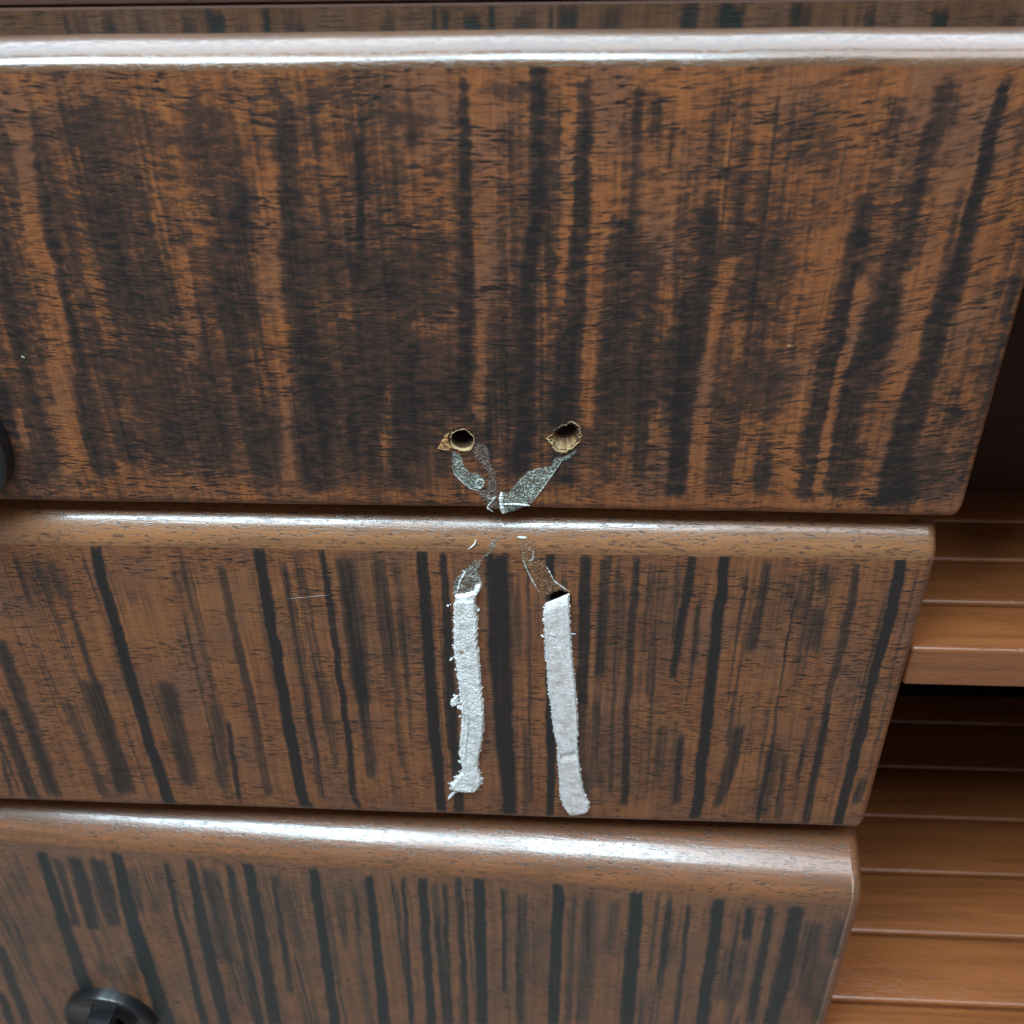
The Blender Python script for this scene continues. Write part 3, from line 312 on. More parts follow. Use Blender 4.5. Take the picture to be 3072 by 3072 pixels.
P = {"film_left":[[-24.7,30.78],[-24.47,22.72],[-23.81,18.63],[-20.71,15.07],[-17.78,11.99],[-14.32,10.58],[-11.86,11.83],[-11.06,16.27],[-13.55,19.42],[-17.01,19.78],[-19.05,22.81],[-19.95,26.84],[-20.93,28.83]],"film_faint":[[-14.71,34.39],[-10.89,33.95],[-9.06,31.51],[-8.4,25.01],[-6.41,18.93],[-5.08,11.69],[-5.34,1.08],[-9.77,1.53],[-11.42,5.24],[-14.8,9.42],[-17.34,12.0],[-13.86,11.01],[-10.77,11.59],[-9.67,18.87],[-12.13,22.92],[-15.0,26.92],[-16.13,30.9]],"film_right":[[27.66,32.05],[21.79,28.24],[17.96,27.43],[16.27,23.38],[11.55,22.79],[5.94,20.16],[1.97,14.94],[-1.61,10.18],[-4.23,10.66],[-5.26,4.29],[-5.15,0.0],[-3.62,-1.05],[1.74,0.68],[7.53,4.0],[12.39,10.44],[14.57,14.12],[18.0,20.36],[20.97,24.97],[25.2,27.54]],"film_ul":[[-13.38,-25.84],[-16.6,-25.91],[-22.4,-31.87],[-26.89,-37.88],[-28.51,-46.35],[-24.53,-47.46],[-14.91,-42.96],[-14.25,-37.56],[-15.43,-31.7]],"film_ult":[[-13.39,-26.13],[-14.26,-24.71],[-10.47,-21.2],[-10.88,-18.19],[-8.59,-15.53],[-4.53,-13.53],[-4.05,-15.06],[-7.22,-16.78],[-7.25,-20.07],[-9.59,-22.3]],"film_ur":[[1.4,-14.98],[3.19,-13.79],[6.37,-14.12],[10.04,-16.92],[10.5,-22.98],[15.98,-30.93],[18.32,-37.93],[24.86,-41.93],[25.87,-47.32],[16.49,-45.15],[13.68,-47.65],[10.43,-39.32],[7.22,-33.49],[4.52,-26.57],[3.23,-20.38]],"rib_ul":[[-22.87,-31.88],[-21.53,-33.02],[-24.08,-37.81],[-25.84,-45.06]],"rib_url":[[3.69,-17.92],[4.75,-26.56],[7.21,-34.07],[11.81,-44.67]],"rib_urr":[[14.6,-28.64],[18.32,-37.33],[21.59,-40.22],[25.34,-43.11]],"rib_urc":[[5.96,-18.82],[9.14,-20.78],[8.66,-25.32],[4.98,-26.56]],"rib_fr":[[-3.94,4.32],[1.36,4.52],[7.75,3.9]],"rib_fr2":[[-4.24,10.14],[-4.6,4.31],[-3.6,-0.51]],"rib_fr3":[[7.98,4.54],[14.13,14.12],[18.0,20.87],[21.8,27.49]],"rib_ring":[[-13.65,16.74],[-11.93,16.26],[-11.56,14.19],[-12.95,12.08],[-14.68,12.57],[-14.82,14.65],[-13.65,16.74]],"rib_fl":[[-24.47,22.72],[-23.59,18.64],[-20.71,15.07],[-17.78,11.99],[-14.31,10.74],[-11.61,12.62]],"rib_x":[[-10.89,7.91],[-8.74,6.36],[-6.49,7.99],[-9.7,3.67],[-10.64,2.05],[-8.04,-0.05]],"thread_a":[[-16.11,-15.65],[-16.8,-17.84],[-19.6,-20.33]],"thread_b":[[1.85,-14.58],[3.66,-14.74],[6.16,-14.71]],"splint":[[-30.25,31.19],[-25.18,29.77],[-23.29,33.28],[-23.81,39.65],[-26.43,38.15]],"hole1":[[-19.75,35.8],[-15.63,35.85]],"hole2":[[22.18,39.07],[25.31,39.11]],"hole3":[[21.19,-47.75],[26.34,-47.61]],"crater2":[[26.17,45.6],[29.61,39.89],[28.47,34.03],[25.15,30.53],[21.79,28.49],[17.53,29.42],[16.24,33.36],[13.28,36.26],[16.64,38.75],[19.14,42.16],[22.46,43.64]],"tubeL_l":[[-26.19,-45.56],[-27.36,-51.82],[-28.03,-59.3],[-28.43,-70.76],[-28.88,-76.22],[-28.39,-84.11],[-28.11,-90.54],[-27.73,-98.71],[-27.39,-107.03],[-26.99,-115.51],[-27.35,-128.58],[-28.52,-137.55],[-29.49,-151.31],[-28.63,-160.66],[-28.48,-164.45],[-31.98,-169.41],[-34.85,-174.4],[-35.03,-177.83],[-32.47,-179.39]],"tubeL_r":[[-17.68,-45.33],[-17.63,-51.56],[-17.23,-58.99],[-17.49,-70.43],[-17.69,-75.87],[-17.39,-83.76],[-17.03,-90.17],[-16.84,-98.33],[-16.71,-106.65],[-16.27,-115.12],[-16.53,-128.16],[-17.28,-137.1],[-19.54,-150.89],[-20.66,-160.31],[-20.35,-164.09],[-19.25,-169.8],[-19.85,-173.71],[-22.19,-178.22],[-25.22,-179.84]],"tubeL_top":[[-25.91,-45.55],[-22.48,-45.1],[-18.44,-43.18],[-17.18,-39.9],[-14.32,-38.4],[-14.75,-42.72],[-17.49,-47.88],[-22.68,-49.49]],"tail":[[-31.13,-179.13],[-33.89,-181.43],[-36.03,-184.31],[-37.38,-187.18]],"lumps":[[-31.12,-85.16],[-30.36,-111.37],[-31.15,-114.81],[-29.26,-113.88],[-28.5,-117.29],[-16.4,-89.34],[-16.0,-103.69],[-31.09,-51.93],[-15.74,-54.47],[-28.96,-77.79],[-29.39,-92.21],[-16.89,-78.2],[-28.52,-124.23],[-30.4,-156.96]],"tubeR_l":[[14.75,-49.8],[13.43,-53.56],[13.85,-63.83],[14.47,-80.14],[15.1,-91.08],[15.75,-101.43],[17.06,-114.7],[18.43,-131.17],[20.34,-141.5],[20.57,-145.34],[20.92,-157.05],[21.86,-172.1],[22.5,-182.41],[24.31,-189.69],[26.81,-194.36],[31.04,-195.98]],"tubeR_r":[[24.8,-44.0],[25.15,-47.82],[25.67,-63.49],[26.59,-76.44],[27.61,-90.66],[28.72,-100.97],[29.56,-112.44],[30.49,-127.91],[30.4,-141.09],[30.67,-144.92],[31.82,-156.58],[33.34,-171.57],[35.28,-181.8],[37.38,-185.89],[37.63,-190.1],[34.52,-194.73]],"lumpsR":[[12.94,-59.87],[12.63,-69.92],[25.49,-51.28],[25.29,-57.94],[37.13,-186.95],[35.95,-180.73],[14.47,-84.32],[15.44,-106.72]],"hairR":[[26.02,-67.33],[28.46,-67.58]],"spots":{"brown":[[-25.18,-78.86],[-26.3,-71.47],[-24.15,-82.39]],"brownR":[[21.73,-96.87],[24.6,-126.28],[25.09,-113.5],[22.04,-131.03]],"whiteR":[[18.41,-66.11],[20.0,-75.83]]},"lint":[["b1",-193.9,71.3],["b1",106.8,78.6],["b1",103.6,52.9],["b2",-102.0,-50.5],["b2",-188.1,-104.1],["b1",156.1,7.1],["b1",6.3,123.8],["b1",-3.6,133.6]],"thread_c":[[-105.21,-50.99],[-102.02,-50.51],[-94.07,-49.3],[-84.61,-48.06]],"fuzz":[[-38.13,26.05],[-38.46,24.53],[-37.08,25.56]]}

def figure(board, x, z, jag, base, seed):
    """darkness of the veneer at the grid of (x, z): every stripe is a wandering line with a width"""
    X, Z = np.meshgrid(x, z, indexing='ij')
    jx = (fnoise(X / 2.6, Z / 1.0, seed) - .5) * 2.2 * jag + (fnoise(X / 5, Z / 3.7, seed + 31) - .5) * 1.6 * jag + (fnoise(X / 30, Z / 14, seed + 5) - .5) * 1.6
    jz = (fnoise(X / 1.6, Z / 9, seed + 9) - .5) * 5
    D = base(X, Z)
    # hairline streaks everywhere
    hs = fnoise(X / 1.7 + jx * .3, Z / 160, seed + 20, 3)
    D = D + (hs - .5) * (.55 if board == 1 else .38)
    keep = np.ones_like(X); lite = np.ones_like(X)
    for kind, d, L in FIG[board]:
        if kind in ('z', 'lz'):
            cx, cz, rx, rz = L
            r = np.hypot((X - cx) / rx, (Z - cz) / rz) + (fnoise(X / 9, Z / 9, seed + 3) - .5) * .8
            m = sstep(1.35, .15, r) * d * .66
        else:
            L = np.array(L)[::-1]
            zz = L[:, 1]; zm = np.maximum.accumulate(zz + np.arange(len(zz)) * 1e-4)
            if board in (2, 3) and .3 < d < .82 and L[:, 2].max() > 1.6: d = min(.86, d * 1.22)
            cx = np.interp(z, zm, L[:, 0]); w = np.interp(z, zm, L[:, 2])
            lo, hi = cx.min() - 14 - w.max(), cx.max() + 14 + w.max()
            i0, i1 = np.searchsorted(x, (lo, hi))
            if i1 <= i0: continue
            XX = X[i0:i1]; ZZ = Z[i0:i1]
            u = np.abs(XX + jx[i0:i1] - cx[None]) / (w[None] * (.43 + .16 * fnoise(XX * 0 + cx.mean(), ZZ / 9, seed + 41)))
            soft = .30 + 1.1 * (1 - d) + (.22 if board == 1 else 0)
            m = sstep(1 + soft, 1 - soft * .8, u) * d
            ze = ZZ + jz[i0:i1]
            fl = 1.5 + 26 * max(0, .9 - d)
            e0 = min(fl, (zm[-1] - zm[0]) * .45)
            m = m * sstep(zm[-1] + 3, zm[-1] - e0, ze) * sstep(zm[0] - 3, zm[0] + e0, ze)
            m = m * (1 - min(.8, max(0, .97 - d) * 1.7) * sstep(.44, .64, fnoise(XX / .9 + jx[i0:i1] * .3, ZZ / 60, seed + 81)))
            if board == 1: m = m * (.80 if kind == 'l' else .92) * (1 - .35 * sstep(.55, .75, fnoise(XX / 3.2, ZZ / 17, seed + 61)) * (1.15 - d))
            if board == 1 and kind == 'd': m = m * (1 - .6 * sstep(.52, .70, fnoise(XX / 7, ZZ / 1.3, seed + 71)) * sstep(.1, .5, 1.25 - d))
            if kind == 'd': keep[i0:i1] *= 1 - m
            else: lite[i0:i1] *= 1 - m
            continue
        if kind == 'z': keep *= 1 - m
        else: lite *= 1 - m
    # random stripes where the photograph does not reach
    D = 1 - (1 - np.clip(D, 0, 1)) * keep
    return np.clip(D * lite, 0, 1)

def extra_left(board, xmax, z0, z1, seed):
    r = random.Random(seed); x = -466
    while x < xmax:
        w = r.choice((2.5, 4, 6, 9)); d = r.uniform(.5, .95)
        FIG[board].append(['d', d, [[x, z1, w], [x + r.uniform(-3, 3), (z0 + z1) / 2, w * r.uniform(.8, 1.3)], [x + r.uniform(-4, 4), z0, w]]])
        x += w + r.uniform(3, 14)
def hairlines(board, x0, x1, z0, z1, n, wmax, dmax, seed):
    r = random.Random(seed); H = z1 - z0
    for _ in range(n):
        x = r.uniform(x0, x1); w = r.choice((.5, .7, .9, 1.2, wmax)) ; d = r.uniform(.22, dmax)
        a = r.uniform(-.15, .75); b = a + r.uniform(.25, 1.0)
        a, b = max(a, 0), min(b, 1); k = r.uniform(-.012, .012)
        FIG[board].append(['d', d, [[x + k * H * (1 - b), z0 + b * H, w], [x + k * H * (1 - (a + b) / 2), z0 + (a + b) / 2 * H, w * r.uniform(.8, 1.4)], [x + k * H * (1 - a), z0 + a * H, w * r.uniform(.7, 1.2)]]])
hairlines(1, -240, 185, 8, 172, 120, 3.0, .5, 11)
hairlines(2, -290, 182, -198, -24, 150, 2.2, .52, 12)
hairlines(3, -365, 183, -470, -242, 190, 2.4, .55, 13)
extra_left(1, -245, 8, 172, 1); extra_left(2, -300, -198, -24, 2); extra_left(3, -372, -470, -242, 3)

def lip_profile(zt, rz, ry, n=18):
    return [(ry * (1 - math.cos(a)), zt - rz + rz * math.sin(a)) for a in np.linspace(0, math.pi / 2, n)]

def y_surf(z, b):
    zt, rz, ry = {1: (186.2, 8.5, 18), 2: (-4, 18, 24), 3: (-217, 22, 38)}[b]
    u = np.clip((np.asarray(z, float) - (zt - rz)) / rz, 0, 1)
    return ry * (1 - np.sqrt(1 - u * u))

def drawer(board, label, zb, zt, rz, ry, xr, rs, mats, holes, base, jag, seed, tilt, loc, rot, xfine):
    T = 44.0; rb = 5.0
    root = empty('drawer', loc, rot, label, 'drawer', 'drawers stacked in the cabinet')
    off = (0, 0, loc[2])                                        # board frame -> frame of the root
    zf = np.linspace(zb + rb, zt - rz, int((zt - rz - zb - rb) / 1.05))
    low = [(T, zb), (T * .5, zb)] + [(rb - rb * math.sin(a), zb + rb - rb * math.cos(a)) for a in np.linspace(0, math.pi / 2, 8)][:-1]
    prof = low + [(0.0, z) for z in zf]
    split = len(prof) - 1
    prof += lip_profile(zt, rz, ry)[1:] + ([(22, zt - .8), (25.5, zt - 7), (T + 25, zt - 7)] if board == 1 else [(T * .9, zt), (T + 25, zt)])
    prof = np.array(prof)
    xs = np.concatenate([np.arange(-470, xfine, 3.0), np.arange(xfine, xr - rs, .6)])
    ang = np.linspace(0, math.pi / 2, 8)[1:]
    xc = np.concatenate([xs, [xr - rs], xr - rs + rs * np.sin(ang)])
    ins = np.concatenate([np.zeros(len(xs) + 1), rs * (1 - np.cos(ang))])
    zc = (zb + zt) / 2; H = (zt - zb) / 2
    nx, npf = len(xc), len(prof)
    V = np.zeros((nx, npf, 3))
    V[:, :, 0] = xc[:, None]
    yy = np.clip(1 - prof[:, 0] / T, 0, 1)
    V[:, :, 1] = prof[None, :, 0] + ins[:, None] * yy[None]
    V[:, :, 2] = zc + (prof[None, :, 1] - zc) * (1 - ins[:, None] / H)
    # hand planed: the surface is never quite flat, the edges never quite straight
    wav = (fnoise(V[:, :, 0] / 60, V[:, :, 2] / 40, seed) - .5) * .7 + (fnoise(V[:, :, 0] / 14, V[:, :, 2] / 10, seed + 2) - .5) * .16
    V[:, :, 1] += wav * yy[None]
    V[:, :, 2] += ((fnoise(V[:, :, 0] / 70, V[:, :, 0] * 0, seed + 4) - .5) * 1.2)
    X, Z = V[:, :, 0], V[:, :, 2]
    def quads(j0, j1):
        i, j = np.meshgrid(np.arange(nx - 1), np.arange(j0, j1), indexing='ij')
        a = i * npf + j
        return np.stack([a, a + npf, a + npf + 1, a + 1], -1).reshape(-1, 4)
    F = quads(0, split)
    VV = V.reshape(-1, 3)
    cen = VV[F].mean(1)
    ok = np.ones(len(F), bool)
    for hx, hz, hr in holes:
        rr_ = np.hypot(cen[:, 0] - hx, cen[:, 2] - hz); aa_ = np.arctan2(cen[:, 2] - hz, cen[:, 0] - hx)
        ok &= rr_ > (hr(aa_) if callable(hr) else hr)
    F = F[ok]
    nf = (split + 1)
    idx = -np.ones(len(VV), int); sel = (np.arange(len(VV)) % npf) <= split
    idx[sel] = np.arange(sel.sum()); Ff = idx[F]
    panel = mesh_obj('front_panel', VV[sel], Ff, mats[0], root, off)
    d = figure(board, xc, prof[:split + 1, 1], jag, base, seed)
    attr(panel, 'dark', d)
    g = np.zeros((nx, nf, 3)); g[:, :, 0] = X[:, :nf]; g[:, :, 2] = Z[:, :nf] + tilt(X[:, :nf], Z[:, :nf])
    attr(panel, 'grain', g, 'FLOAT_VECTOR')
    sel = (np.arange(len(VV)) % npf) >= split
    idx = -np.ones(len(VV), int); idx[sel] = np.arange(sel.sum())
    mesh_obj('edge_lipping', VV[sel], idx[quads(split, npf - 1)], mats[1], root, off)
    # end of the board
    last = V[-1]; bk = np.array([[xc[-1], T, p[2]] for p in last])
    EV = np.concatenate([last, bk]); n = npf
    EF = [(k, k + n, k + n + 1, k + 1) for k in range(n - 1)]
    mesh_obj('end_grain', EV, EF, mats[1], root, off)
    # drawer box behind the front
    b = box_bm(-440, 150, T + 22, 210, zb + 12 - loc[2], zt - 14 - loc[2], 1)
    bm_obj('drawer_box', b, M_CARC, root)
    return root, off

CUTS = {}
h1, h1b = P['hole1']; h2, h2b = P['hole2']; h3, h3b = P['hole3']
r1 = (h1b[0] - h1[0]) * 1.12; r2 = (h2b[0] - h2[0]) * 1.35; r3 = h3b[0] - h3[0]
CR2 = np.array(P['crater2'])
_a = np.arctan2(CR2[:, 1] - h2[1], CR2[:, 0] - h2[0]); _r = np.hypot(CR2[:, 1] - h2[1], CR2[:, 0] - h2[0]); _o = np.argsort(_a)
CANG = np.concatenate([_a[_o] - 2 * math.pi, _a[_o], _a[_o] + 2 * math.pi]); CRAD = np.tile(_r[_o], 3)

def base1(X, Z):
    left = sstep(60, -60, X)
    return .34 + .10 * left - .16 * sstep(150, 176, Z) - .06 * sstep(40, 120, X) - .14 * sstep(14, 6, Z)
def tilt1(X, Z):
    s = .35 + .65 * sstep(20, 90, Z)
    return -.0007 * np.maximum(X - 10, 0) ** 2 * s - .0005 * np.minimum(X + 60, 0) ** 2 * (.4 + .6 * sstep(10, 60, Z)) + (fnoise(X / 26, Z / 60, 77) - .5) * 5
def tilt2(X, Z):
    return (fnoise(X / 22, Z / 50, 78) - .5) * 3.5

D1, O1 = drawer(1, 'top drawer of dark mottled striped wood with two bored holes in its front', 0, 186.2, 8.5, 18, 188.3, 4.5, (M_V1, M_LIP1),
    [(h1[0], h1[1], r1 + .5), (h2[0], h2[1], lambda a: np.interp(a, CANG, CRAD) * .72)], base1, .8, 5, tilt1, (0, 0, 0), 0, -250)
D2, O2 = drawer(2, 'middle drawer of brown wood with black stripes and two white crusty strips down its front', -202, -4, 18, 24, 183.4, 5.5, (M_V2, M_LIP),
    [(h3[0], h3[1], r3)], lambda X, Z: .18 + 0 * X, .42, 25, tilt2, (0, 0, -202), 0, -302)
D3, O3 = drawer(3, 'bottom drawer pulled askew, striped wood with a black knob low on its left', -480, -217, 22, 38, 184.6, 6.0, (M_V3, M_LIP3),
    [], lambda X, Z: .20 + 0 * X, .3, 45, tilt2, (0, -12.2, -480), math.atan(-.0447), -380)

# ------------------------------------------------------------------ holes in the fronts
def ring_mesh(c, rin, rout, nA, prof, board, jig, seed):
    """prof: list of (f, depth): f 0 at the bore, 1 at the outer edge of the torn rim"""
    V = []; F = []
    r = random.Random(seed)
    th = np.linspace(0, 2 * math.pi, nA, endpoint=False)
    jit = [r.uniform(-1, 1) for _ in th]
    for k, (f, dep) in enumerate(prof):
        for i, a in enumerate(th):
            ro = rout(a); rr = rin + (ro - rin) * f + (jit[i] * jig * f if f > 0 else r.uniform(-.08, .08))
            x = c[0] + rr * math.cos(a); z = c[1] + rr * math.sin(a)
            y = float(y_surf(z, board)) + dep + (r.uniform(-1, 1) * .16 if 0 < f < 1 else 0)
            V.append((x, y, z))
    for k in range(len(prof) - 1):
        for i in range(nA):
            j = (i + 1) % nA
            F.append((k * nA + i, k * nA + j, (k + 1) * nA + j, (k + 1) * nA + i))
    return V, F

def ring_stain(o, n, nA, vals, seed):
    r = random.Random(seed); fib = [r.uniform(.55, 1.25) for _ in range(nA)]
    low = [.55 + .5 * max(0, math.sin(2 * math.pi * i / nA + .9)) for i in range(nA)]      # palest where the wood broke out below
    attr(o, 'stain', [min(1, max(0, vals[k] * fib[i] * low[i] * r.uniform(.8, 1.2) * 1.25)) for k in range(n) for i in range(nA)])

def bore(c, r, depth, y0, parent, off, tilt=0.0):
    V = []; F = []; n = 28
    for k, (rr, y) in enumerate(((r * 1.12, y0), (r * 1.0, y0 + 1.2), (r * .97, depth * .5), (r * .95, depth), (r * .3, depth + 1.5))):
        for i in range(n):
            a = 2 * math.pi * i / n; q = rr * (1 + .05 * math.sin(3 * a + k) + .03 * math.sin(7 * a + 2 * k))
            V.append((c[0] + q * math.cos(a), y, c[1] + q * math.sin(a) + tilt * y))
    for k in range(4):
        for i in range(n):
            j = (i + 1) % n; F.append((k * n + i, k * n + j, (k + 1) * n + j, (k + 1) * n + i))
    F.append(tuple(range(4 * n, 5 * n)))
    return mesh_obj('bored_hole', V, F, M_BORE, parent, off)

def rout1(a):
    return r1 + .2 + 1.05 * max(0, -math.sin(a)) + .5 * max(0, math.cos(a)) * max(0, -math.sin(a)) + .35 * math.sin(5 * a + 1)
V, F = ring_mesh(h1, r1, rout1, 56, [(0, .9), (.05, .3), (.25, -.25), (.6, -.45), (.85, -.3), (1, .12)], 1, .35, 3)
ring_stain(mesh_obj('torn_rim', V, F, M_TORN, D1, O1), 6, 56, [1, .55, .25, .1, .3, .7], 3)
bore(h1, r1 * 1.02, 17, .3, D1, O1)
def rout2(a):
    a = (a + math.pi) % (2 * math.pi) - math.pi
    return float(np.interp(a, CANG, CRAD)) * .90
V, F = ring_mesh(h2, r2, rout2, 84, [(0, 4.4), (.1, 3.4), (.24, 2.6), (.36, 2.0), (.46, 1.2), (.6, .8), (.7, .1), (.8, -.25), (.9, -.35), (1, .12)], 1, .5, 4)
ring_stain(mesh_obj('torn_rim', V, F, M_TORN, D1, O1), 10, 84, [1.3, 1.3, 1.2, 1, 1, .6, .8, .3, .35, .8], 4)
bore(h2, r2 * 1.0, 13, 4.0, D1, O1, .15)
bore(h3, r3 * 1.0, 16, .05, D2, O2)

# ------------------------------------------------------------------ films, ribs, crusts
def inside(poly, X, Z):
    p = np.array(poly); q = np.roll(p, -1, 0)
    ins = np.zeros(X.shape, bool); dist = np.full(X.shape, 1e9)
    for (x0, z0), (x1, z1) in zip(p, q):
        c = ((z0 > Z) != (z1 > Z)) & (X < (x1 - x0) * (Z - z0) / (z1 - z0 + 1e-12) + x0)
        ins ^= c
        dx, dz = x1 - x0, z1 - z0; t = np.clip(((X - x0) * dx + (Z - z0) * dz) / (dx * dx + dz * dz + 1e-9), 0, 1)
        dist = np.minimum(dist, np.hypot(X - x0 - t * dx, Z - z0 - t * dz))
    return ins, dist

def film(name, poly, board, mat, th, rough, hole, seed, parent, off, step=.17, edge=.6, label=None):
    p = np.array(poly)
    x = np.arange(p[:, 0].min() - 1, p[:, 0].max() + 1, step); z = np.arange(p[:, 1].min() - 1, p[:, 1].max() + 1, step)
    X, Z = np.meshgrid(x, z, indexing='ij')
    jx = (fnoise(X / .9, Z / .9, seed) - .5) * 1.1; jz = (fnoise(X / .9, Z / .9, seed + 3) - .5) * 1.1
    ins, dist = inside(poly, X + jx, Z + jz)
    sd = np.where(ins, dist, -dist)
    n = fnoise(X / .5, Z / .5, seed + 6, 2); n2 = fnoise(X / 4, Z / 4, seed + 9, 2)
    h = th * sstep(-.1, edge, sd) * (.6 + .8 * n2) + (n - .5) * rough - hole * (1 - sstep(.35, .6, n2) * .4)
    for hx, hz, hr in ((h1[0], h1[1], r1 * 1.3), (h2[0], h2[1], r2 * 1.5), (h3[0], h3[1], r3 * 1.02)):
        if (board == 2) == (hz < 0): sd = np.minimum(sd, (np.hypot(X - hx, Z - hz) - hr) * 1.0)
    h = np.where(sd > 0, h, np.minimum(h, sd * .5))
    Y = y_surf(Z, board) - h
    V = np.stack([X, Y, Z], -1).reshape(-1, 3)
    i, j = np.meshgrid(np.arange(len(x) - 1), np.arange(len(z) - 1), indexing='ij'); a = i * len(z) + j
    F = np.stack([a, a + len(z), a + len(z) + 1, a + 1], -1).reshape(-1, 4)
    keep = ((sd.reshape(-1)[F] > -.45).all(1)) & ((h.reshape(-1)[F] > -.35).any(1))
    F = F[keep]
    use = np.unique(F); idx = -np.ones(len(V), int); idx[use] = np.arange(len(use))
    o = mesh_obj(name, V[use], idx[F], mat, parent, off, label=label)
    attr(o, 'fade', sstep(-.2, 1.0, sd).reshape(-1)[use] * (.55 + .75 * n2.reshape(-1)[use]))
    return o

def rib(name, pts, board, mat, r, parent, off, seed=0, lift=.2, n=40, taper=.25):
    p = np.array(pts, float)
    s = np.concatenate([[0], np.cumsum(np.hypot(*np.diff(p, axis=0).T))])
    t = np.linspace(0, s[-1], n); X = np.interp(t, s, p[:, 0]); Z = np.interp(t, s, p[:, 1])
    for _ in range(2):
        X[1:-1] = (X[:-2] + 2 * X[1:-1] + X[2:]) / 4; Z[1:-1] = (Z[:-2] + 2 * Z[1:-1] + Z[2:]) / 4
    Y = y_surf(Z, board) - lift
    V = []; F = []; m = 8
    rr = random.Random(seed)
    for k in range(n):
        a, b = max(0, k - 1), min(n - 1, k + 1)
        T = Vector((X[b] - X[a], Y[b] - Y[a], Z[b] - Z[a])).normalized(); U = T.cross(Vector((0, 1, 0))).normalized(); N = U.cross(T)
        e = min(1, min(k, n - 1 - k) / (n * .2)); q = r * (taper + (1 - taper) * e) * rr.uniform(.45, 1.3)
        for i in range(m):
            an = 2 * math.pi * i / m; w = q * rr.uniform(.85, 1.15)
            V.append(tuple(Vector((X[k], Y[k], Z[k])) + U * math.cos(an) * w + N * math.sin(an) * w))
    for k in range(n - 1):
        for i in range(m):
            j = (i + 1) % m; F.append((k * m + i, k * m + j, (k + 1) * m + j, (k + 1) * m + i))
    F.append(tuple(range(m))[::-1]); F.append(tuple(range((n - 1) * m, n * m)))
    return mesh_obj(name, V, F, mat, parent, off)

def crumbs(pts, board, mat, parent, off, seed, name='crumbs', flat=.8):
    """pts: x, z, radius, height above the wood"""
    base = bmesh.new(); bmesh.ops.create_icosphere(base, subdivisions=1, radius=1)
    bv = [v.co.copy() for v in base.verts]; bf = [[v.index for v in f.verts] for f in base.faces]; base.free()
    r = random.Random(seed); V = []; F = []
    for x, z, rad, h in pts:
        o = len(V); sx, sy, sz = (rad * r.uniform(.7, 1.3) for _ in range(3)); an = r.uniform(0, 6.3)
        y = float(y_surf(z, board)) - h
        for v in bv:
            k = r.uniform(.8, 1.2); a, c = v.x * sx * k, v.z * sz * k
            V.append((x + a * math.cos(an) - c * math.sin(an), y + v.y * sy * flat * k, z + a * math.sin(an) + c * math.cos(an)))
        F += [[i + o for i in f] for f in bf]
    return mesh_obj(name, V, F, mat, parent, off, kind='stuff')

def crust_tube(lp, rp, board, mat, H, seed, parent, off, ridge, rowstep=.28, name='crust_body', stains=(), pinch=None, jag=1.0, lump=(.55, .8)):
    L = np.array(lp, float); R = np.array(rp, float)
    def res(p, t):
        s = np.concatenate([[0], np.cumsum(np.hypot(*np.diff(p, axis=0).T))]); s /= s[-1]
        return np.stack([np.interp(t, s, p[:, 0]), np.interp(t, s, p[:, 1])], -1)
    n = int(np.hypot(*(L[-1] - L[0])) / rowstep); t = np.linspace(0, 1, n); K = 44; u = np.linspace(-1, 1, K)
    a, b = res(L, t), res(R, t)
    fz = lambda q, sd: (fnoise(t * n * rowstep / 1.3, t * 0, sd, 4) - .5) * q
    a[:, 0] += fz(jag, seed); b[:, 0] += fz(jag * .8, seed + 5)
    w = (u * .5 + .5)[None, :, None]
    q = a[:, None] * (1 - w) + b[:, None] * w
    X, Z = q[..., 0], q[..., 1]
    prof = H * np.clip(1 - np.abs(u) ** 4, 0, 1) ** .32 + ridge * np.exp(-((np.abs(u) - .86) / .09) ** 2)
    e = np.clip(np.minimum(t, 1 - t) / .03, 0, 1) ** .5
    nz = (fnoise(X / .7, Z / .7, seed + 8, 3) - .5) * lump[0] + (fnoise(X / 6, Z / 6, seed + 2, 2) - .5) * lump[1]
    h = prof[None] * (.35 + .65 * e[:, None]) + nz * np.clip(prof[None] / H, 0, 1)
    if pinch:
        h -= pinch[1] * np.exp(-((t[:, None] - pinch[0]) / .016) ** 2) * np.clip(prof[None] / H, 0, 1)
    h[:, 0] = h[:, -1] = -.08; h[0] = np.minimum(h[0], .2); h[-1] = np.minimum(h[-1], -.1)
    Y = y_surf(Z, board) - h
    V = np.stack([X, Y, Z], -1).reshape(-1, 3)
    i, j = np.meshgrid(np.arange(n - 1), np.arange(K - 1), indexing='ij'); q0 = i * K + j
    F = np.stack([q0, q0 + K, q0 + K + 1, q0 + 1], -1).reshape(-1, 4)
    o = mesh_obj(name, V, F, mat, parent, off)
    s = np.zeros(X.shape)
    for sx, sz, rx, rz, k in stains:
        r = np.hypot((X - sx) / rx, (Z - sz) / rz) + (fnoise(X / .8, Z / .8, seed + 15) - .5) * 1.0
        s = np.maximum(s, sstep(1.1, .5, r) * k)
    attr(o, 'stain', s)
    # edge fuzz
    rnd = random.Random(seed); pts = []
    for k in range(n):
        for p in (a, b):
            if rnd.random() < .62:
                pts.append((p[k, 0] + rnd.gauss(0, .22), p[k, 1] + rnd.gauss(0, .2), rnd.uniform(.16, .42), rnd.uniform(.1, 1.0)))
    return o, pts, (X, Z, h)

# the two films that run from the holes of the top drawer
def thing_at(name, x, z, label, cat, group=None):
    return empty(name, (x, 0, z), 0, label, cat, group), (x, 0, z)

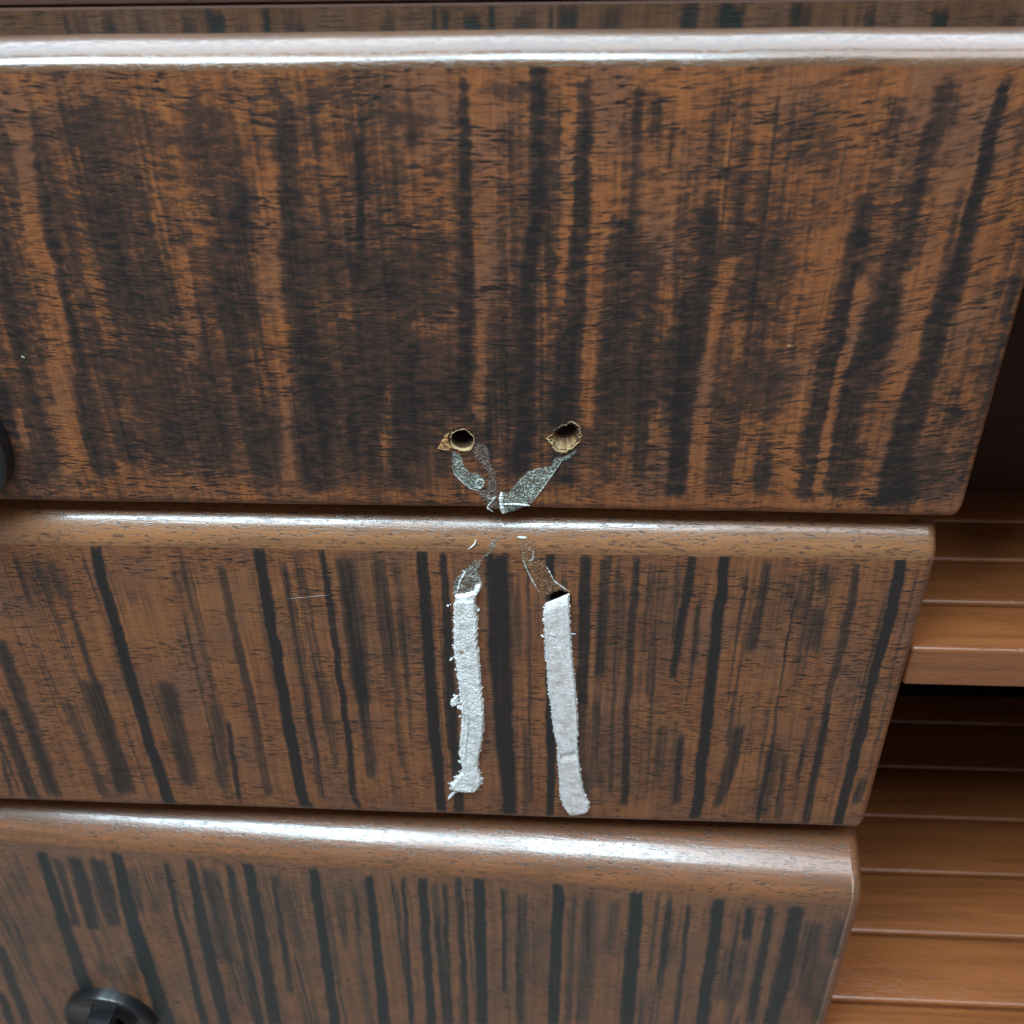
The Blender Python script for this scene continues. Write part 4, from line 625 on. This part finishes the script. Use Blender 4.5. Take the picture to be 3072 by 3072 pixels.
t, o = thing_at('dried_film', *P['film_left'][6], 'narrow dried film running down from the left bored hole, ending in a small pale ring', 'dried film', 'dried films on the drawer fronts')
film('pale_film', P['film_left'], 1, M_FILM, .45, .8, .24, 4, t, o)
film('faint_film', P['film_faint'], 1, M_FAINT, .30, .8, .16, 14, t, o)
rib('rib', P['rib_ring'], 1, M_PALE, .45, t, o, 3, .3, 36, .9)
rib('rib', P['rib_fl'], 1, M_PALE, .3, t, o, 5, .1)
rib('rib', P['rib_x'], 1, M_PALE, .42, t, o, 6, .12, 44)
t, o = thing_at('dried_film', *P['film_right'][9], 'broad greenish white dried film running down from the right bored hole', 'dried film', 'dried films on the drawer fronts')
film('pale_film', P['film_right'], 1, M_FILM, .5, .85, .2, 24, t, o)
rib('rib', P['rib_fr'], 1, M_RIB, .55, t, o, 8, .55)
rib('rib', P['rib_fr2'], 1, M_RIB, .9, t, o, 9, .3, 30, .6)
rib('rib', P['rib_fr3'], 1, M_PALE, .34, t, o, 10, .15)
t, o = thing_at('splinter', *P['splint'][1], 'torn brown splinter of veneer lying left of the left bored hole', 'splinter')
film('torn_veneer', P['splint'], 1, M_SPLINT, .7, .7, .0, 34, t, o)
t, o = thing_at('dried_film', *P['film_ul'][4], 'grey speckled dried film above the frayed left white strip', 'dried film', 'dried films on the drawer fronts')
film('pale_film', P['film_ul'], 2, M_FILM2, .5, .8, .2, 44, t, o)
film('faint_film', P['film_ult'], 2, M_FILM2, .35, .8, .2, 45, t, o)
rib('rib', P['rib_ul'], 2, M_RIB, .5, t, o, 11, .4)
t, o = thing_at('dried_film', *P['film_ur'][9], 'brown speckled dried film leading down to the hole above the smoother right white strip', 'dried film', 'dried films on the drawer fronts')
film('brown_film', P['film_ur'], 2, M_FILM3, .6, .7, .08, 54, t, o)
rib('rib', P['rib_url'], 2, M_PALE, .36, t, o, 12, .15); rib('rib', P['rib_urr'], 2, M_PALE, .45, t, o, 13, .15); rib('rib', P['rib_urc'], 2, M_PALE, .35, t, o, 14, .3)

# the two white crusts
LA, LB = P['tubeL_l'], P['tubeL_r']
t, o = thing_at('crust_strip', *LA[-1], 'frayed lumpy white crusty strip on the middle drawer, with a curled tail at its foot', 'crust', 'white crusty strips on the middle drawer')
sb = P['spots']['brown']
st = [(sb[0][0], sb[0][1], 1.5, 1.3, .85), (sb[1][0], sb[1][1], .9, .7, .35), (sb[2][0], sb[2][1], 1.0, .8, .3)]
body, pts, _ = crust_tube(LA, LB, 2, M_CRUST, 3.0, 61, t, o, .5, stains=st, jag=1.9)
rnd = random.Random(5)
for k, (x, z) in enumerate(P['lumps']):
    x += .7 if k in (0, 1, 2, 4, 7, 9, 10, 12, 13) else -.6
    big = k in (1, 2, 3, 4)
    if big: pts += [(x, z, 1.25, .5), (x + .6, z - .5, 1.0, .7)]
    for _ in range(16 if big else 6):
        s = 1.5 if big else .55
        pts.append((x + rnd.gauss(0, s * .6), z + rnd.gauss(0, s * .6), rnd.uniform(.35, .8) * (1.1 if big else .75), rnd.uniform(.2, 1.4)))
for (x, z) in LA[14:] + LB[14:]:
    for _ in range(14): pts.append((x + rnd.gauss(0, .7), z + rnd.gauss(0, .7), rnd.uniform(.25, .6), rnd.uniform(.1, .8)))
crumbs(pts, 2, M_CRUST, t, o, 7)
film('flap', P['tubeL_top'], 2, M_CRUST, 2.2, .9, .0, 64, t, o, .25, 1.2)
rib('tail', P['tail'], 2, M_RIB, .8, t, o, 15, .5, 30, .3)
m0 = np.array([[(a[0] * .72 + b[0] * .28), (a[1] * .72 + b[1] * .28)] for a, b in zip(LA[7:14], LB[7:14])])
rib('rib', m0, 2, M_RIB, .55, t, o, 16, 3.0, 60)
RA, RB = P['tubeR_l'], P['tubeR_r']
t, o = thing_at('crust_strip', *RA[-1], 'smoother white crusty strip coming out of the dark hole, narrower below its joint', 'crust', 'white crusty strips on the middle drawer')
sr = P['spots']['brownR']
st = [(sr[0][0], sr[0][1], 2.2, 3.2, .22), (sr[1][0], sr[1][1], 2.6, 2.8, .34), (sr[2][0], sr[2][1], 2.6, .45, .55), (sr[3][0], sr[3][1], 1.5, 1.5, .3)]
body, pts, _ = crust_tube(RA, RB, 2, M_CRUST2, 2.7, 81, t, o, .55, stains=st, pinch=(.675, .9), jag=.7, lump=(.30, .25))
for k, (x, z) in enumerate(P['lumpsR']):
    x += .6 if k in (0, 1, 6, 7) else -.5
    for _ in range(5): pts.append((x + rnd.gauss(0, .4), z + rnd.gauss(0, .5), rnd.uniform(.3, .6), rnd.uniform(.2, 1.2)))
for s, dl in ((P['spots']['whiteR'][0], 2.2), (P['spots']['whiteR'][1], 1.8)):
    for _ in range(60): pts.append((s[0] + rnd.gauss(0, dl * .45), s[1] + rnd.gauss(0, dl * .4), rnd.uniform(.25, .5), 2.6))
crumbs(pts, 2, M_CRUST, t, o, 8)
mL = np.array([[a[0] * .93 + b[0] * .07, a[1] * .93 + b[1] * .07] for a, b in zip(RA[1:14], RB[1:14])])
mR = np.array([[a[0] * .06 + b[0] * .94, a[1] * .06 + b[1] * .94] for a, b in zip(RA[1:14], RB[1:14])])
rib('rib', mL, 2, M_RIB, .5, t, o, 17, 2.3, 90, .8); rib('rib', mR, 2, M_RIB, .5, t, o, 18, 2.3, 90, .8)
rib('hair', P['hairR'], 2, M_RIB, .25, t, o, 19, 1.0, 14)

# loose threads and specks
LL = {0: ('pale speck caught low on the far left of the top drawer', .9), 1: ('cream splinter speck near the right end of the top drawer', 1.2),
      3: ('pale speck on a fine thread left of the frayed strip', .7)}
for k_, (lab, r) in LL.items():
    b, x, z = P['lint'][k_]
    t, o = thing_at('lint_speck', x, z, lab, 'lint', 'specks of lint on the drawer fronts')
    bd = int(b[1]); rr = random.Random(int(x * 10))
    pp = [(x + rr.uniform(-r, r) * .7, z + rr.uniform(-r, r) * .4, r * rr.uniform(.2, .34), .02) for _ in range(5)]
    q = crumbs(pp, bd, M_SPLINT if k_ == 1 else M_PALE, t, o, int(x), 'speck', .5); del q['kind']
    if lab.startswith('pale speck on'):
        rib('thread', P['thread_c'], 2, M_PALE, .07, t, o, 20, .05, 20)
for nm, k, lab in (('thread_a', .35, 'short pale curved thread on the rounded top of the middle drawer, left of centre'), ('thread_b', .55, 'short white thread at the top of the brown film')):
    t, o = thing_at('thread', *P[nm][0], lab, 'thread', 'threads on the middle drawer')
    rib('strand', P[nm], 2, M_RIB, k, t, o, 21, .3, 20)

# ------------------------------------------------------------------ knobs
def lathe(prof, n, cx, cz):
    V = []; F = []
    for r, y in prof:
        for i in range(n):
            a = 2 * math.pi * i / n; V.append((cx + r * math.cos(a), y, cz + r * math.sin(a)))
    for k in range(len(prof) - 1):
        for i in range(n):
            j = (i + 1) % n; F.append((k * n + i, (k + 1) * n + i, (k + 1) * n + j, k * n + j))
    F.append(tuple(range((len(prof) - 1) * n, len(prof) * n)))
    return V, F

def knob(root, off, cx, cz, R):
    V, F = lathe([(R, .5), (R, -6.2), (R - .5, -7.4), (R - 1.6, -8.2), (R - 3, -8.3), (R - 3.6, -7.6), (R * .4, -7.5)], 72, cx, cz)
    k = mesh_obj('knob', V, F, M_BLACK, root, off)
    sh = k.data; 
    for p in sh.polygons: p.use_smooth = True
    b = box_bm(cx - 8.5, cx + 8.5, -38, -6, cz - 17 - off[2], cz + 17 - off[2], 1.6)
    for v in b.verts:
        s = (-v.co.y / MM - 6) / 32; v.co.x = cx * MM + (v.co.x - cx * MM) * (1 - .12 * s)
    bm_obj('grip', b, M_BLACK, k)
    return k
knob(D3, O3, -278, -418.5, 31)
knob(D1, O1, -244, 32, 33)

# ------------------------------------------------------------------ the cabinet round them
CAB = empty('cabinet', (0, 120, -480), 0, 'brown wooden cabinet frame with open slatted shelves to the right of the drawers', 'cabinet')
oc = (0, 120, -480)
def cbox(name, x0, x1, y0, y1, z0, z1, mat, bev=.6, parent=CAB, seg=2):
    p = parent
    b = box_bm(x0 - oc[0], x1 - oc[0], y0 - oc[1], y1 - oc[1], z0 - oc[2], z1 - oc[2], bev, seg)
    return bm_obj(name, b, mat, p)
# striped top rail above and behind the top drawer
xr_ = np.concatenate([np.arange(-470, -230, 3.0), np.arange(-230, 330, .7)]); zr_ = np.linspace(150, 192.0, 30)
Xg, Zg = np.meshgrid(xr_, zr_, indexing='ij')
FIG[4] = []
rr = random.Random(9); x = -470
while x < 330:
    w = rr.choice((1.5, 2, 3, 4.5, 6, 8)); FIG[4].append(['d', rr.uniform(.45, .97), [[x, 191.5 - rr.uniform(0, 3), w], [x + rr.uniform(-.5, .5), 150, w]]]); x += w + rr.uniform(2, 13)
V = np.stack([Xg, 31 + 0 * Xg, Zg], -1).reshape(-1, 3)
nz_ = len(zr_); i, j = np.meshgrid(np.arange(len(xr_) - 1), np.arange(nz_ - 1), indexing='ij'); a = i * nz_ + j
F = np.stack([a, a + nz_, a + nz_ + 1, a + 1], -1).reshape(-1, 4)
rail = mesh_obj('top_rail', V, F, M_VR, CAB, oc)
attr(rail, 'dark', figure(4, xr_, zr_, .7, lambda X, Z: .25 + 0 * X, 88))
attr(rail, 'grain', np.stack([Xg, 0 * Xg, Zg], -1), 'FLOAT_VECTOR')
cbox('rail_core', -470, 500, 31.4, 46, 148, 191.8, M_CARC)
cbox('upper_panel', -470, 520, 38, 56, 192.4, 206, M_CARC)
cbox('cabinet_roof', -470, 520, 57, 330, 192.4, 206, M_CARC)
cbox('side_panel', 158, 168, 24, 330, -480, 147, M_CARC)
cbox('added_shade_board', 191, 504, -45, 330, 112, 124, M_CARC)  # unseen overhang added to keep window light off the rear slats
cbox('back_board', 170, 504, 140, 148, -90, 117, M_CARC)
cbox('back_panel', -470, 520, 331, 343, -480, 192, M_CARC)
cbox('end_panel', 505, 520, 20, 330, -480, 147, M_CARC)
# slatted shelves: every slat its own board with a rounded front edge
def shelf(ys, zs, th, drop, wf):
    s = cbox('shelf', 184.5, 504, min(ys) + 30, 325, zs - th - 22, zs - th - 2, M_CARC)
    for k, y in enumerate(ys):
        nxt = ys[k + 1] if k + 1 < len(ys) else y + 34
        b = box_bm(184.5, 503, y - oc[1], nxt - 2.0 - oc[1], zs - th + drop * k - oc[2], zs + drop * k - oc[2], 2.4, 4)
        sl = bm_obj('slat', b, M_SLAT, s, True)
    return s
shelf([5 + 34.5 * k for k in range(4)], -77, 24, .4, 0)
shelf([-88 + 48 * k for k in range(8)], -377.6, 20, .4, 0)
